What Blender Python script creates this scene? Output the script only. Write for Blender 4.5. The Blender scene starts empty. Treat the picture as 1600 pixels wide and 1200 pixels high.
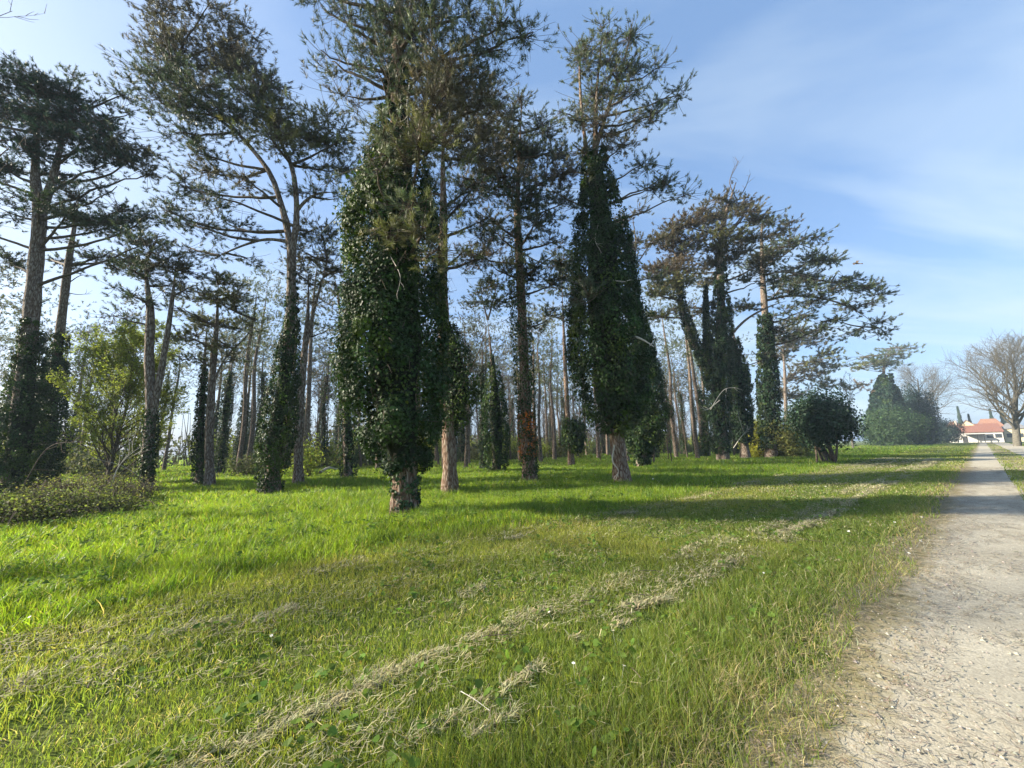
import bpy, math, random
import numpy as np
rnd = random.Random(7)
R = np.random.default_rng(11)
sc = bpy.context.scene
COL = sc.collection

# ------------------------------------------------------------------ camera
F = 603.0; PITCH = math.radians(9.4); ROLL = math.radians(1.2); H = 1.45
SUN_AZ = math.radians(-90); SUN_EL = math.radians(25)
cd = bpy.data.cameras.new('camera'); cam = bpy.data.objects.new('camera', cd); COL.objects.link(cam)
cd.sensor_width = 36; cd.lens = F / 1600 * 36; cd.clip_end = 6000; cd.clip_start = 0.05
def ray(px, py):
    x = (px - 800) / F; y = (600 - py) / F
    c, s = math.cos(ROLL), math.sin(ROLL)
    xr = x * c + s * y; yr = -s * x + c * y
    cp, sp = math.cos(PITCH), math.sin(PITCH)
    return np.array([xr, cp - yr * sp, sp + yr * cp])
_c0 = ray(800, 600); _cx = ray(800 + F, 600) - _c0; _cy = ray(800, 600 - F) - _c0
from mathutils import Matrix, Vector
cam.matrix_world = Matrix(((_cx[0], _cy[0], -_c0[0], 0), (_cx[1], _cy[1], -_c0[1], 0), (_cx[2], _cy[2], -_c0[2], H), (0, 0, 0, 1)))
sc.camera = cam
def at(px, py, Y):
    d = ray(px, py); return np.array([0, 0, H]) + d * (Y / d[1])
def gnd(px, py, z=0.0):
    d = ray(px, py); return np.array([0, 0, H]) + d * ((z - H) / d[2])
AZ = math.radians(50.175)
U = np.array([math.sin(AZ), math.cos(AZ)]); V = np.array([U[1], -U[0]])   # along and across the track

# ------------------------------------------------------------------ light
world = bpy.data.worlds.new('World'); sc.world = world; world.use_nodes = True
nt = world.node_tree; nt.nodes.clear()
N = nt.nodes.new; L = nt.links.new
out = N('ShaderNodeOutputWorld'); bg = N('ShaderNodeBackground'); sky = N('ShaderNodeTexSky')
sky.sky_type = 'NISHITA'; sky.sun_disc = False; sky.sun_elevation = SUN_EL; sky.sun_rotation = SUN_AZ
sky.altitude = 100; sky.air_density = 1.0; sky.dust_density = 2.6; sky.ozone_density = 2.6
tc = N('ShaderNodeTexCoord')
# thin high cloud: streaks across the sky plane
sep = N('ShaderNodeSeparateXYZ'); L(tc.outputs['Generated'], sep.inputs[0])
mz = N('ShaderNodeMath'); mz.operation = 'MAXIMUM'; mz.inputs[1].default_value = 0.0; L(sep.outputs[2], mz.inputs[0])
az_ = N('ShaderNodeMath'); az_.operation = 'ADD'; az_.inputs[1].default_value = 0.12; L(mz.outputs[0], az_.inputs[0])
dx = N('ShaderNodeMath'); dx.operation = 'DIVIDE'; L(sep.outputs[0], dx.inputs[0]); L(az_.outputs[0], dx.inputs[1])
dy = N('ShaderNodeMath'); dy.operation = 'DIVIDE'; L(sep.outputs[1], dy.inputs[0]); L(az_.outputs[0], dy.inputs[1])
cmb = N('ShaderNodeCombineXYZ'); L(dx.outputs[0], cmb.inputs[0]); L(dy.outputs[0], cmb.inputs[1])
mp = N('ShaderNodeMapping'); mp.inputs['Rotation'].default_value = (0, 0, math.radians(33)); mp.inputs['Scale'].default_value = (0.5, 2.0, 1)
L(cmb.outputs[0], mp.inputs[0])
nz = N('ShaderNodeTexNoise'); nz.inputs['Scale'].default_value = 0.8; nz.inputs['Detail'].default_value = 7; nz.inputs['Roughness'].default_value = 0.52; nz.inputs['Distortion'].default_value = 0.9
L(mp.outputs[0], nz.inputs['Vector'])
rp = N('ShaderNodeValToRGB'); rp.color_ramp.elements[0].position = 0.42; rp.color_ramp.elements[1].position = 0.66
rp.color_ramp.elements[0].color = (0.0, 0.0, 0.0, 1); rp.color_ramp.elements[1].color = (0.62, 0.62, 0.62, 1); L(nz.outputs[0], rp.inputs[0])
veil = N('ShaderNodeMix'); veil.data_type = 'RGBA'; veil.inputs[0].default_value = 0.55; L(sky.outputs[0], veil.inputs[6]); veil.inputs[7].default_value = (0.78, 1.38, 2.45, 1)
mx = N('ShaderNodeMix'); mx.data_type = 'RGBA'; L(rp.outputs[0], mx.inputs[0]); L(veil.outputs[2], mx.inputs[6])
mx.inputs[7].default_value = (2.35, 2.85, 3.3, 1)
L(mx.outputs[2], bg.inputs[0]); bg.inputs[1].default_value = 0.11; L(bg.outputs[0], out.inputs[0])
sd = bpy.data.lights.new('sun', 'SUN'); sd.energy = 5.0; sd.angle = math.radians(1.3); sd.color = (1.0, 0.90, 0.72)
so = bpy.data.objects.new('sun', sd); COL.objects.link(so)
sdir = Vector((math.sin(SUN_AZ) * math.cos(SUN_EL), math.cos(SUN_AZ) * math.cos(SUN_EL), math.sin(SUN_EL)))
so.rotation_euler = sdir.to_track_quat('Z', 'Y').to_euler(); so.location = (-40, 10, 40)
sc.view_settings.view_transform = 'Standard'; sc.view_settings.look = 'None'
sc.view_settings.exposure = 1.62; sc.view_settings.gamma = 1
sc.cycles.max_bounces = 6; sc.cycles.diffuse_bounces = 3; sc.cycles.glossy_bounces = 2; sc.cycles.transmission_bounces = 3
sc.cycles.volume_bounces = 0; sc.cycles.use_adaptive_sampling = True; sc.cycles.adaptive_threshold = 0.02
sc.cycles.use_denoising = True

# ------------------------------------------------------------------ materials
def newmat(name):
    m = bpy.data.materials.new(name); m.use_nodes = True; t = m.node_tree; t.nodes.clear()
    o = t.nodes.new('ShaderNodeOutputMaterial'); return m, t, t.nodes.new, t.links.new, o
def leafmat(name, trans=0.4, rough=0.5, spec=0.4, gain=(1, 1, 1)):
    m, t, n, l, o = newmat(name)
    a = n('ShaderNodeAttribute'); a.attribute_name = 'col'
    b = n('ShaderNodeBsdfPrincipled'); b.inputs['Roughness'].default_value = rough; b.inputs['Specular IOR Level'].default_value = spec
    l(a.outputs['Color'], b.inputs['Base Color'])
    tr = n('ShaderNodeBsdfTranslucent')
    g = n('ShaderNodeMix'); g.data_type = 'RGBA'; g.blend_type = 'MULTIPLY'; g.inputs[0].default_value = 1
    g.inputs[7].default_value = (*gain, 1); l(a.outputs['Color'], g.inputs[6]); l(g.outputs[2], tr.inputs[0])
    mxs = n('ShaderNodeMixShader'); mxs.inputs[0].default_value = trans
    l(b.outputs[0], mxs.inputs[1]); l(tr.outputs[0], mxs.inputs[2]); l(mxs.outputs[0], o.inputs[0]); return m
M_NEEDLE = leafmat('pine_needles', 0.25, 0.5, 0.35, (1.3, 1.3, 1.0))
M_IVY = leafmat('ivy_leaves', 0.18, 0.48, 0.15, (1.3, 1.5, 0.8))
M_LEAF = leafmat('young_leaves', 0.45, 0.6, 0.15, (1.2, 1.25, 0.9))
M_GRASS = leafmat('grass_blades', 0.5, 0.45, 0.35, (1.9, 1.9, 0.9))
M_STRAW = leafmat('dry_cut_grass', 0.2, 0.7, 0.2)
def solid(name, c1, c2, scale, rough=0.9, bump=0.0, stretch=(1, 1, 1), detail=6, coord='Object', dist=0.02):
    m, t, n, l, o = newmat(name)
    tcn = n('ShaderNodeTexCoord'); mpn = n('ShaderNodeMapping'); mpn.inputs['Scale'].default_value = stretch
    l(tcn.outputs[coord], mpn.inputs[0])
    z = n('ShaderNodeTexNoise'); z.inputs['Scale'].default_value = scale; z.inputs['Detail'].default_value = detail; l(mpn.outputs[0], z.inputs['Vector'])
    r = n('ShaderNodeValToRGB'); r.color_ramp.elements[0].position = 0.35; r.color_ramp.elements[1].position = 0.68
    r.color_ramp.elements[0].color = (*c1, 1); r.color_ramp.elements[1].color = (*c2, 1); l(z.outputs[0], r.inputs[0])
    b = n('ShaderNodeBsdfPrincipled'); b.inputs['Roughness'].default_value = rough; b.inputs['Specular IOR Level'].default_value = 0.25
    l(r.outputs[0], b.inputs['Base Color'])
    if bump:
        bp = n('ShaderNodeBump'); bp.inputs['Strength'].default_value = bump; bp.inputs['Distance'].default_value = dist
        l(z.outputs[0], bp.inputs['Height']); l(bp.outputs[0], b.inputs['Normal'])
    l(b.outputs[0], o.inputs[0]); return m
def barkmat(name, dark, light, red):
    m, t, n, l, o = newmat(name)
    tcn = n('ShaderNodeTexCoord'); mpn = n('ShaderNodeMapping'); mpn.inputs['Scale'].default_value = (1, 1, 0.28); l(tcn.outputs['Object'], mpn.inputs[0])
    z0 = n('ShaderNodeTexNoise'); z0.inputs['Scale'].default_value = 9; z0.inputs['Detail'].default_value = 3; l(mpn.outputs[0], z0.inputs['Vector'])
    ad = n('ShaderNodeMix'); ad.data_type = 'RGBA'; ad.inputs[0].default_value = 0.12; l(mpn.outputs[0], ad.inputs[6]); l(z0.outputs['Color'], ad.inputs[7])
    v = n('ShaderNodeTexVoronoi'); v.feature = 'DISTANCE_TO_EDGE'; v.inputs['Scale'].default_value = 15; l(ad.outputs[2], v.inputs['Vector'])
    z = n('ShaderNodeTexNoise'); z.inputs['Scale'].default_value = 26; z.inputs['Detail'].default_value = 7; l(mpn.outputs[0], z.inputs['Vector'])
    mm = n('ShaderNodeMath'); mm.operation = 'MULTIPLY_ADD'; mm.inputs[1].default_value = 3.0; mm.use_clamp = True; l(v.outputs[0], mm.inputs[0])
    zz = n('ShaderNodeMath'); zz.operation = 'MULTIPLY_ADD'; zz.inputs[1].default_value = 1.3; zz.inputs[2].default_value = -0.45; l(z.outputs[0], zz.inputs[0]); l(zz.outputs[0], mm.inputs[2])
    r = n('ShaderNodeValToRGB'); r.color_ramp.elements[0].color = (*dark, 1); r.color_ramp.elements[1].color = (*light, 1)
    e = r.color_ramp.elements.new(0.4); e.color = (*red, 1); l(mm.outputs[0], r.inputs[0])
    b = n('ShaderNodeBsdfPrincipled'); b.inputs['Roughness'].default_value = 0.9; b.inputs['Specular IOR Level'].default_value = 0.2
    l(r.outputs[0], b.inputs['Base Color'])
    bp = n('ShaderNodeBump'); bp.inputs['Strength'].default_value = 0.9; bp.inputs['Distance'].default_value = 0.03
    l(mm.outputs[0], bp.inputs['Height']); l(bp.outputs[0], b.inputs['Normal']); l(b.outputs[0], o.inputs[0]); return m
M_BARK = barkmat('pine_bark', (0.035, 0.025, 0.02), (0.27, 0.235, 0.20), (0.13, 0.09, 0.065))
M_BARKR = barkmat('reddish_pine_bark', (0.04, 0.026, 0.02), (0.29, 0.235, 0.185), (0.155, 0.092, 0.06))
M_TWIG = solid('twig_bark', (0.05, 0.038, 0.028), (0.14, 0.11, 0.085), 14)
M_GREYW = solid('grey_brown_limbs', (.085, .078, .062), (.16, .148, .12), 6)
M_PALE = solid('weathered_dead_wood', (0.34, 0.31, 0.26), (0.60, 0.57, 0.50), 30, bump=0.4)
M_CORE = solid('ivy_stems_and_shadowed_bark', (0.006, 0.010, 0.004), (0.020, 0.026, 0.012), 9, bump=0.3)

# ------------------------------------------------------------------ mesh builder
def gz(x, y):
    v = x * V[0] + y * V[1]; u = x * U[0] + y * U[1]
    w = np.clip((-v - 1.0) / 4.0, 0, 1)
    return w * (0.05 * np.sin(u * 0.55 + 1.1 * np.sin(v * 0.4)) + 0.045 * np.sin(v * 0.9 + 0.7 * np.sin(u * 0.23)) - 0.02)
def nrm(a): return a / np.maximum(np.linalg.norm(a, axis=-1, keepdims=True), 1e-9)
def hsh(ix, iy, s):
    h = np.sin(ix * 127.1 + iy * 311.7 + s * 74.7) * 43758.5453; return h - np.floor(h)
def vno(x, y, s=0):
    ix, iy = np.floor(x), np.floor(y); fx, fy = x - ix, y - iy
    fx = fx * fx * (3 - 2 * fx); fy = fy * fy * (3 - 2 * fy)
    return (hsh(ix, iy, s) * (1 - fx) + hsh(ix + 1, iy, s) * fx) * (1 - fy) + (hsh(ix, iy + 1, s) * (1 - fx) + hsh(ix + 1, iy + 1, s) * fx) * fy
class MB:
    def __init__(s): s.v = []; s.n = 0; s.f = []; s.c = []
    def add(s, verts, faces, mat=0, col=None, smooth=False):
        verts = np.asarray(verts, float).reshape(-1, 3); faces = np.asarray(faces)
        s.f.append((faces + s.n, mat, smooth)); s.v.append(verts)
        if col is None: col = (0.5, 0.5, 0.5)
        c = np.asarray(col, float); c = np.broadcast_to(c, (len(verts), 3)) if c.ndim == 1 else c
        s.c.append(c); s.n += len(verts)
    def tubes(s, P, Rr, k=5, mat=0, col=None):
        P = np.asarray(P, float); Rr = np.asarray(Rr, float)
        if P.ndim == 2: P = P[None]; Rr = Rr[None]
        m, n, _ = P.shape
        if m == 0: return
        T = nrm(np.gradient(P, axis=1)); mean = nrm(T.mean(1))
        ref = np.where(np.abs(mean[:, 2:3]) > 0.8, np.array([[1., 0.1, 0]]), np.array([[0., 0, 1]]))
        A = nrm(np.cross(T, ref[:, None, :])); B = np.cross(T, A)
        a = np.arange(k) * 2 * math.pi / k
        vs = P[:, :, None] + Rr[:, :, None, None] * (A[:, :, None] * np.cos(a)[None, None, :, None] + B[:, :, None] * np.sin(a)[None, None, :, None])
        base = (np.arange(m) * n * k)[:, None, None] + (np.arange(n - 1) * k)[None, :, None]
        j = np.arange(k)[None, None]; j2 = (j + 1) % k
        fc = np.stack([base + j, base + j2, base + k + j2, base + k + j], -1).reshape(-1, 4)
        s.add(vs.reshape(-1, 3), fc, mat, col, True)
    def box(s, a, b, mat=0, M=None):
        x0, y0, z0 = a; x1, y1, z1 = b
        v = np.array([(x0, y0, z0), (x1, y0, z0), (x1, y1, z0), (x0, y1, z0), (x0, y0, z1), (x1, y0, z1), (x1, y1, z1), (x0, y1, z1)], float)
        s.add(v, [(0, 3, 2, 1), (4, 5, 6, 7), (0, 1, 5, 4), (1, 2, 6, 5), (2, 3, 7, 6), (3, 0, 4, 7)], mat)
    def build(s, name, mats, parent=None, origin=None, col=True):
        me = bpy.data.meshes.new(name)
        if s.n == 0: return None
        v = np.concatenate(s.v)
        if origin is not None: v = v - np.asarray(origin)
        me.vertices.add(len(v)); me.vertices.foreach_set('co', v.astype(np.float32).ravel())
        li = np.concatenate([f.ravel() for f, _, _ in s.f]).astype(np.int32)
        cnt = np.concatenate([np.full(len(f), f.shape[1], np.int32) for f, _, _ in s.f])
        mi = np.concatenate([np.full(len(f), m, np.int32) for f, m, _ in s.f])
        sm = np.concatenate([np.full(len(f), q, bool) for f, _, q in s.f])
        st = np.concatenate([[0], np.cumsum(cnt)[:-1]]).astype(np.int32)
        me.loops.add(len(li)); me.loops.foreach_set('vertex_index', li)
        me.polygons.add(len(cnt)); me.polygons.foreach_set('loop_start', st)
        me.polygons.foreach_set('material_index', mi); me.polygons.foreach_set('use_smooth', sm)
        if col:
            at_ = me.attributes.new('col', 'BYTE_COLOR', 'POINT'); c = np.concatenate(s.c)
            cc = np.ones((len(c), 4), np.float32); cc[:, :3] = c; at_.data.foreach_set('color', cc.ravel())
        me.update(calc_edges=True)
        for m in (mats if isinstance(mats, (list, tuple)) else [mats]): me.materials.append(m)
        o = bpy.data.objects.new(name, me); COL.objects.link(o)
        if parent is not None: o.parent = parent
        return o
def tag(o, label=None, cat=None, group=None, kind=None):
    if label: o['label'] = label
    if cat: o['category'] = cat
    if group: o['group'] = group
    if kind: o['kind'] = kind
    return o
def thing(name, loc, label, cat, group=None, rz=0):
    o = bpy.data.objects.new(name, None); COL.objects.link(o); o.location = tuple(loc); o.rotation_euler = (0, 0, rz)
    return tag(o, label, cat, group)
def region(x, y):
    a = math.degrees(math.atan2(x, y))
    return ('left of the tall forked pine' if a < -31 else 'between forked pine and giant ivy pine' if a < -15.5 else 'between giant ivy pine and bottlebrush pine' if a < 15.5 else 'right of the bottlebrush pine')
def relabel(o, x, y):
    q = region(x, y); o['label'] = SHORT[o['group_base']] + ', ' + q; o['group'] = o['group_base'] + ', ' + q; del o['group_base']
SHORT = {'bare slim-stemmed pines': 'slim bare-trunked pine in the wood', 'ivy-sleeved pines': 'thin ivy-sleeved pine in the wood', 'leafless saplings': 'leafless twiggy sapling in the wood', 'fresh green saplings': 'fresh green sapling in the wood', 'brown-green shrubs at the back': 'low brown-green shrub at the back', 'yellow-green shrubs at the back': 'loose yellow-green shrub at the back'}
def copy_tree(o, loc, rz, s, label=None):
    c = o.copy(); COL.objects.link(c); c.location = tuple(loc); c.rotation_euler = (0, 0, rz); c.scale = (s, s, s)
    if label: c['label'] = label
    for ch in o.children:
        d = ch.copy(); COL.objects.link(d); d.parent = c
    return c
def mixc(base, n, r=R, sd=0.18, hue=0.06):
    b = np.asarray(base, float)[None] if np.ndim(base) == 1 else base
    g = np.exp(r.normal(0, sd, (n, 1))); h = 1 + r.normal(0, hue, (n, 3)); return np.clip(b * g * h, 0.002, 1)

# leaf generators --------------------------------------------------
def needles(mb, p, d, length, width, k, span, col, mat=0, r=R):
    """k needle blades round the last `span` metres of each shoot that ends at p with direction d"""
    m = len(p); d = nrm(d)
    a = nrm(np.cross(d, r.normal(size=(m, 3)))); b = np.cross(d, a)
    t = r.random((m, k, 1)); ph = r.random((m, k, 1)) * 2 * math.pi
    o = p[:, None] - d[:, None] * (span * (1 - t))
    side = a[:, None] * np.cos(ph) + b[:, None] * np.sin(ph)
    spread = 0.55 + 0.5 * (1 - t) + 0.15 * r.random((m, k, 1))
    dr = nrm(d[:, None] * 0.9 + side * spread)
    ln = length * (0.75 + 0.5 * r.random((m, k, 1)))
    tip = o + dr * ln; w = nrm(np.cross(dr, r.normal(size=(m, k, 3)))) * width * 0.5
    vs = np.stack([o - w, o + w, tip], 2).reshape(-1, 3)
    cc = mixc(col, m, r, 0.22, 0.05); cc = np.repeat(cc, k * 3, 0)
    mb.add(vs, np.arange(m * k * 3).reshape(-1, 3), mat, cc)
LOBE = np.array([(0, 0, 0), (-0.42, 0.12, 0.06), (-0.5, 0.5, 0.02), (0, 1.0, -0.12), (0.5, 0.5, 0.02), (0.42, 0.12, 0.06)])
KITE = np.array([(0, 0, 0), (-0.42, 0.42, 0.08), (0, 1.0, -0.08), (0.42, 0.42, 0.08)])
def leaves(mb, p, nvec, down, size, col, mat=0, lobed=False, r=R):
    """folded leaves at p, facing nvec, tip pointing along down"""
    m = len(p); nvec = nrm(nvec); y = nrm(down - nvec * (down * nvec).sum(-1, keepdims=True)); x = np.cross(y, nvec)
    S = LOBE if lobed else KITE; q = len(S)
    sz = (size * (0.45 + 0.95 * r.random(m) ** 1.3))[:, None, None]
    vs = p[:, None] + sz * (x[:, None] * S[None, :, 0:1] + y[:, None] * S[None, :, 1:2] + nvec[:, None] * S[None, :, 2:3])
    b = (np.arange(m) * q)[:, None]
    if lobed:
        f = np.concatenate([b + np.array([[0, 1, 2, 3]]), b + np.array([[0, 3, 4, 5]])])
    else:
        f = np.concatenate([b + np.array([[0, 1, 2]]), b + np.array([[0, 2, 3]])])
    mb.add(vs.reshape(-1, 3), f[:, ::-1], mat, np.repeat(mixc(col, m, r), q, 0))
def bez(P0, C, P1, n):
    t = np.linspace(0, 1, n)[None, :, None]
    return P0[:, None] * (1 - t) ** 2 + 2 * C[:, None] * t * (1 - t) + P1[:, None] * t ** 2
def smooth_line(pts, n):
    pts = np.asarray(pts, float)
    if len(pts) == 2: return pts[0] + (pts[1] - pts[0]) * np.linspace(0, 1, n)[:, None]
    P = np.vstack([2 * pts[0] - pts[1], pts, 2 * pts[-1] - pts[-2]]); s = np.linspace(0, len(pts) - 1 - 1e-6, n); i = s.astype(int); t = (s - i)[:, None]
    a, b, c, d = P[i], P[i + 1], P[i + 2], P[i + 3]
    return 0.5 * (2 * b + (c - a) * t + (2 * a - 5 * b + 4 * c - d) * t ** 2 + (3 * b - a - 3 * c + d) * t ** 3)

# tree generators --------------------------------------------------
GREEN = (0.075, 0.092, 0.048); OLIVE = (0.115, 0.112, 0.045); BROWN = (0.105, 0.083, 0.05); DKGREEN = (0.03, 0.06, 0.035)
NT = [0]
def crown(stems, blobs, tuft=0.26, dens=1.0, k=18, nlen=0.12, nwid=0.012, limb_r=0.06, seed=1, maxt=99999, dead=0.15, lift=0.35, twr=.005):
    """stems: list of (n,3) world polylines. blobs: list of (centre, (rx,ry,rz), density, colour).
    Limbs grow from the stems to the blobs, split to pads, and end in needle shoots. Returns (wood MB, needles MB)."""
    r = np.random.default_rng(seed); W = MB(); G = MB()
    S = np.concatenate(stems)
    for c, rad, dn, colr in blobs:
        c = np.asarray(c, float); rad = np.asarray(rad, float)
        dist = np.linalg.norm((S - c)[:, :2], axis=1)
        want = c[2] - lift * dist - 0.15
        cost = np.abs(S[:, 2] - want) + 0.35 * dist
        i = int(np.argmin(cost)); p0 = S[i]; hd = np.linalg.norm(c - p0)
        area = math.pi * max(rad[0], rad[1]) * rad[2]
        nt = int(np.clip(84 * area * dn * dens * (0.26 / tuft) ** 2, 14, maxt)); NT[0] += nt
        npad = max(3, int(nt / 24))
        # main limb, running on into the blob
        dirh = c - p0; far = c + nrm(dirh) * min(rad[0], rad[1]) * 0.7
        ctrl = p0 + (far - p0) * 0.5 + np.array([0, 0, -0.10 * hd]) + r.normal(0, 0.07 * hd, 3)
        lim = bez(p0[None], ctrl[None], far[None], 14)[0]
        wob = r.normal(0, 0.02 * hd + 0.01, (14, 3)); wob[0] = 0; lim = lim + (wob + np.roll(wob, 1, 0)) * 0.5 * np.linspace(0, 1, 14)[:, None]
        lr = min(limb_r, 0.018 + 0.013 * hd + 0.0005 * nt)
        W.tubes(lim, np.linspace(lr, 0.25 * lr, 14), 6)
        # pads
        q = r.normal(size=(npad, 3)); q = nrm(q) * (r.random((npad, 1)) ** 0.45) ; pc = c + q * rad
        tt = (r.random(npad) * 0.7 + 0.3) * 13; ti = tt.astype(int).clip(0, 12)
        # start from nearest of a few candidate limb points
        d2 = ((lim[None, 3:] - pc[:, None]) ** 2).sum(-1) + r.random((npad, 11)) * 0.4
        s0 = lim[3 + np.argmin(d2, 1)]
        cc = (s0 + pc) / 2 + r.normal(0, 0.08, (npad, 3)) * np.linalg.norm(pc - s0, axis=1, keepdims=True) + np.array([0, 0, -0.05])
        sec = bez(s0, cc, pc, 7); sl = np.linalg.norm(pc - s0, axis=1)
        W.tubes(sec, np.linspace(1, 0.4, 7)[None] * (0.006 + 0.006 * sl.clip(0, 2))[:, None], 4)
        # shoots
        per = int(math.ceil(nt / npad)); pr = tuft * 1.55
        sh = r.normal(size=(npad, per, 3)) * np.array([pr, pr, pr * 0.42]); tp = pc[:, None] + sh
        st = sec[:, 3:][np.arange(npad)[:, None], r.integers(0, 4, (npad, per))]
        tp = tp.reshape(-1, 3); st = st.reshape(-1, 3)
        dv = tp - st; up = nrm(dv) * 0.8 + np.array([0, 0, 0.55]) + r.normal(0, 0.25, dv.shape); up = nrm(up)
        ct = tp - up * tuft * 0.8
        tw = bez(st, ct, tp, 4); W.tubes(tw, np.broadcast_to(np.array([1.2, 1.0, .8, .6]) * twr, (len(tp), 4)), 3)
        live = r.random(len(tp)) > dead
        needles(G, tp[live], up[live], nlen, nwid, k, tuft * 0.75, np.array(colr), 0, r)
    return W, G
def blob_px(Y, px, py, rx, ry, dz=0.0, dn=1.0, col=GREEN, depth=None):
    c = at(px, py, Y + dz); a = at(px + rx, py, Y + dz); b = at(px, py - ry, Y + dz)
    w = abs(a[0] - c[0]); h = abs(b[2] - c[2]); return (c, (w, depth if depth else max(0.5, w * 0.8), max(h, 0.2)), dn, col)
def ivy(axis_pts, radii, n_per_m2=330, size=0.085, lobed=False, seed=2, lump=0.35, core=True, col=(0.024, 0.048, 0.013), top_loose=0.3, bare=None, flat=1.0, scale=1.04):
    """ivy sleeve round a stem: axis (n,3) with sleeve radii (n)."""
    r = np.random.default_rng(seed); A = smooth_line(axis_pts, 60); rr = np.interp(np.linspace(0, len(radii) - 1, 60), np.arange(len(radii)), radii)
    rr = rr * scale; G = MB(); seg = np.linalg.norm(np.diff(A, axis=0), axis=1); L_ = seg.sum(); area = (2 * math.pi * rr[:-1] * seg).sum()
    s = seed * 1.7; bsz = float(np.clip(np.mean(rr) * .42, .07, .42)) * (1 + .6 * (lump - .35)); nb = int(max(12, area / (bsz * bsz) * .95)); nl = int(area * n_per_m2 * 1.55); kk = max(6, nl // nb)
    w = rr[:-1] * seg; w = w / w.sum(); ti = r.choice(59, nb, p=w) + r.random(nb); ph = r.random(nb) * 2 * math.pi
    ax = A[ti.astype(int)] + (A[np.minimum(ti.astype(int) + 1, 59)] - A[ti.astype(int)]) * (ti % 1)[:, None]
    rad = np.interp(ti, np.arange(60), rr); z = ax[:, 2]; br = bsz * (.55 + .9 * r.random(nb) ** 1.5) * np.clip(rad / np.mean(rr), .45, 1.2)
    big = np.sin(ph * 2 + z * 1.1 + s) * .5 + np.sin(ph * 3 - z * 1.9 + s * 2) * .3 + (vno(ph * 1.6, z * 1.1, seed) - .5) * 1.2
    rc = np.maximum(rad * (1 + lump * .33 * big) - br * .9 + np.where(r.random(nb) < .12, .5 * br, 0), .60 * rad)
    outv = np.stack([np.cos(ph), np.sin(ph) * flat, 0 * ph], 1); cp = ax + outv * rc[:, None]; cp[:, 2] = np.maximum(cp[:, 2], .05)
    m = nb * kk; o2 = np.repeat(outv, kk, 0); dr = nrm(o2 * .75 + r.normal(0, .62, (m, 3)) + np.array([0, 0, .12])); dr = np.where(((dr * o2).sum(1) < -.1)[:, None], dr + 1.2 * o2, dr)
    sq = np.array([1.0, 1.0, 1.25]); p = np.repeat(cp, kk, 0) + nrm(dr) * (np.repeat(br, kk) * (.40 + .66 * np.sqrt(r.random(m))) + np.where(r.random(m) < .06, .10 * r.random(m), 0))[:, None] * sq; p[:, 2] = np.maximum(p[:, 2], .02)
    nv = dr + r.normal(0, .38, (m, 3)) + np.array([0, 0, .30]); dn_ = np.array([0, 0, -1.0]) + r.normal(0, .45, (m, 3)) + dr * .3
    tone = np.repeat(np.exp(r.normal(0, .28, (nb, 1))), kk, 0); cb = np.asarray(col)[None] * tone
    yl = np.repeat((vno(ph * 1.5 + 5, z * 0.8, seed + 3) > 0.68)[:, None], kk, 0); cb = np.where(yl, cb * np.array([[2.0, 1.6, 0.9]]), cb)
    leaves(G, p, nv, dn_, size, cb, 0, lobed, r)
    tw_n = int(area * 2.2)
    if tw_n and core:
        q = r.integers(0, nb, tw_n); b0 = cp[q]; e0 = b0 + outv[q] * (br[q] * 1.25)[:, None] + r.normal(0, .16, (tw_n, 3)); e1 = e0 + np.c_[r.normal(0, .12, (tw_n, 2)), r.normal(-.05, .18, tw_n)]
        G.tubes(np.stack([b0, e0, e1], 1), np.array([[.007, .005, .003]]).repeat(tw_n, 0), 3, 2)
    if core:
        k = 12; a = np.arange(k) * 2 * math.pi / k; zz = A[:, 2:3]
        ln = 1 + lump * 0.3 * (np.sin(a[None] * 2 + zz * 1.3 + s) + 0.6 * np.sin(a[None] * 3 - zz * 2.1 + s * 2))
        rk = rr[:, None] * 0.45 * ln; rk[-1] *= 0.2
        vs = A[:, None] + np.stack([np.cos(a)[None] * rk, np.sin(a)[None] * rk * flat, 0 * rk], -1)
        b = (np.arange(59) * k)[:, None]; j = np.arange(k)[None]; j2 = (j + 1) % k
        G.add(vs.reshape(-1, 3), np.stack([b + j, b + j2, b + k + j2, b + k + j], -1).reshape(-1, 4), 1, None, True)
    return G
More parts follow.
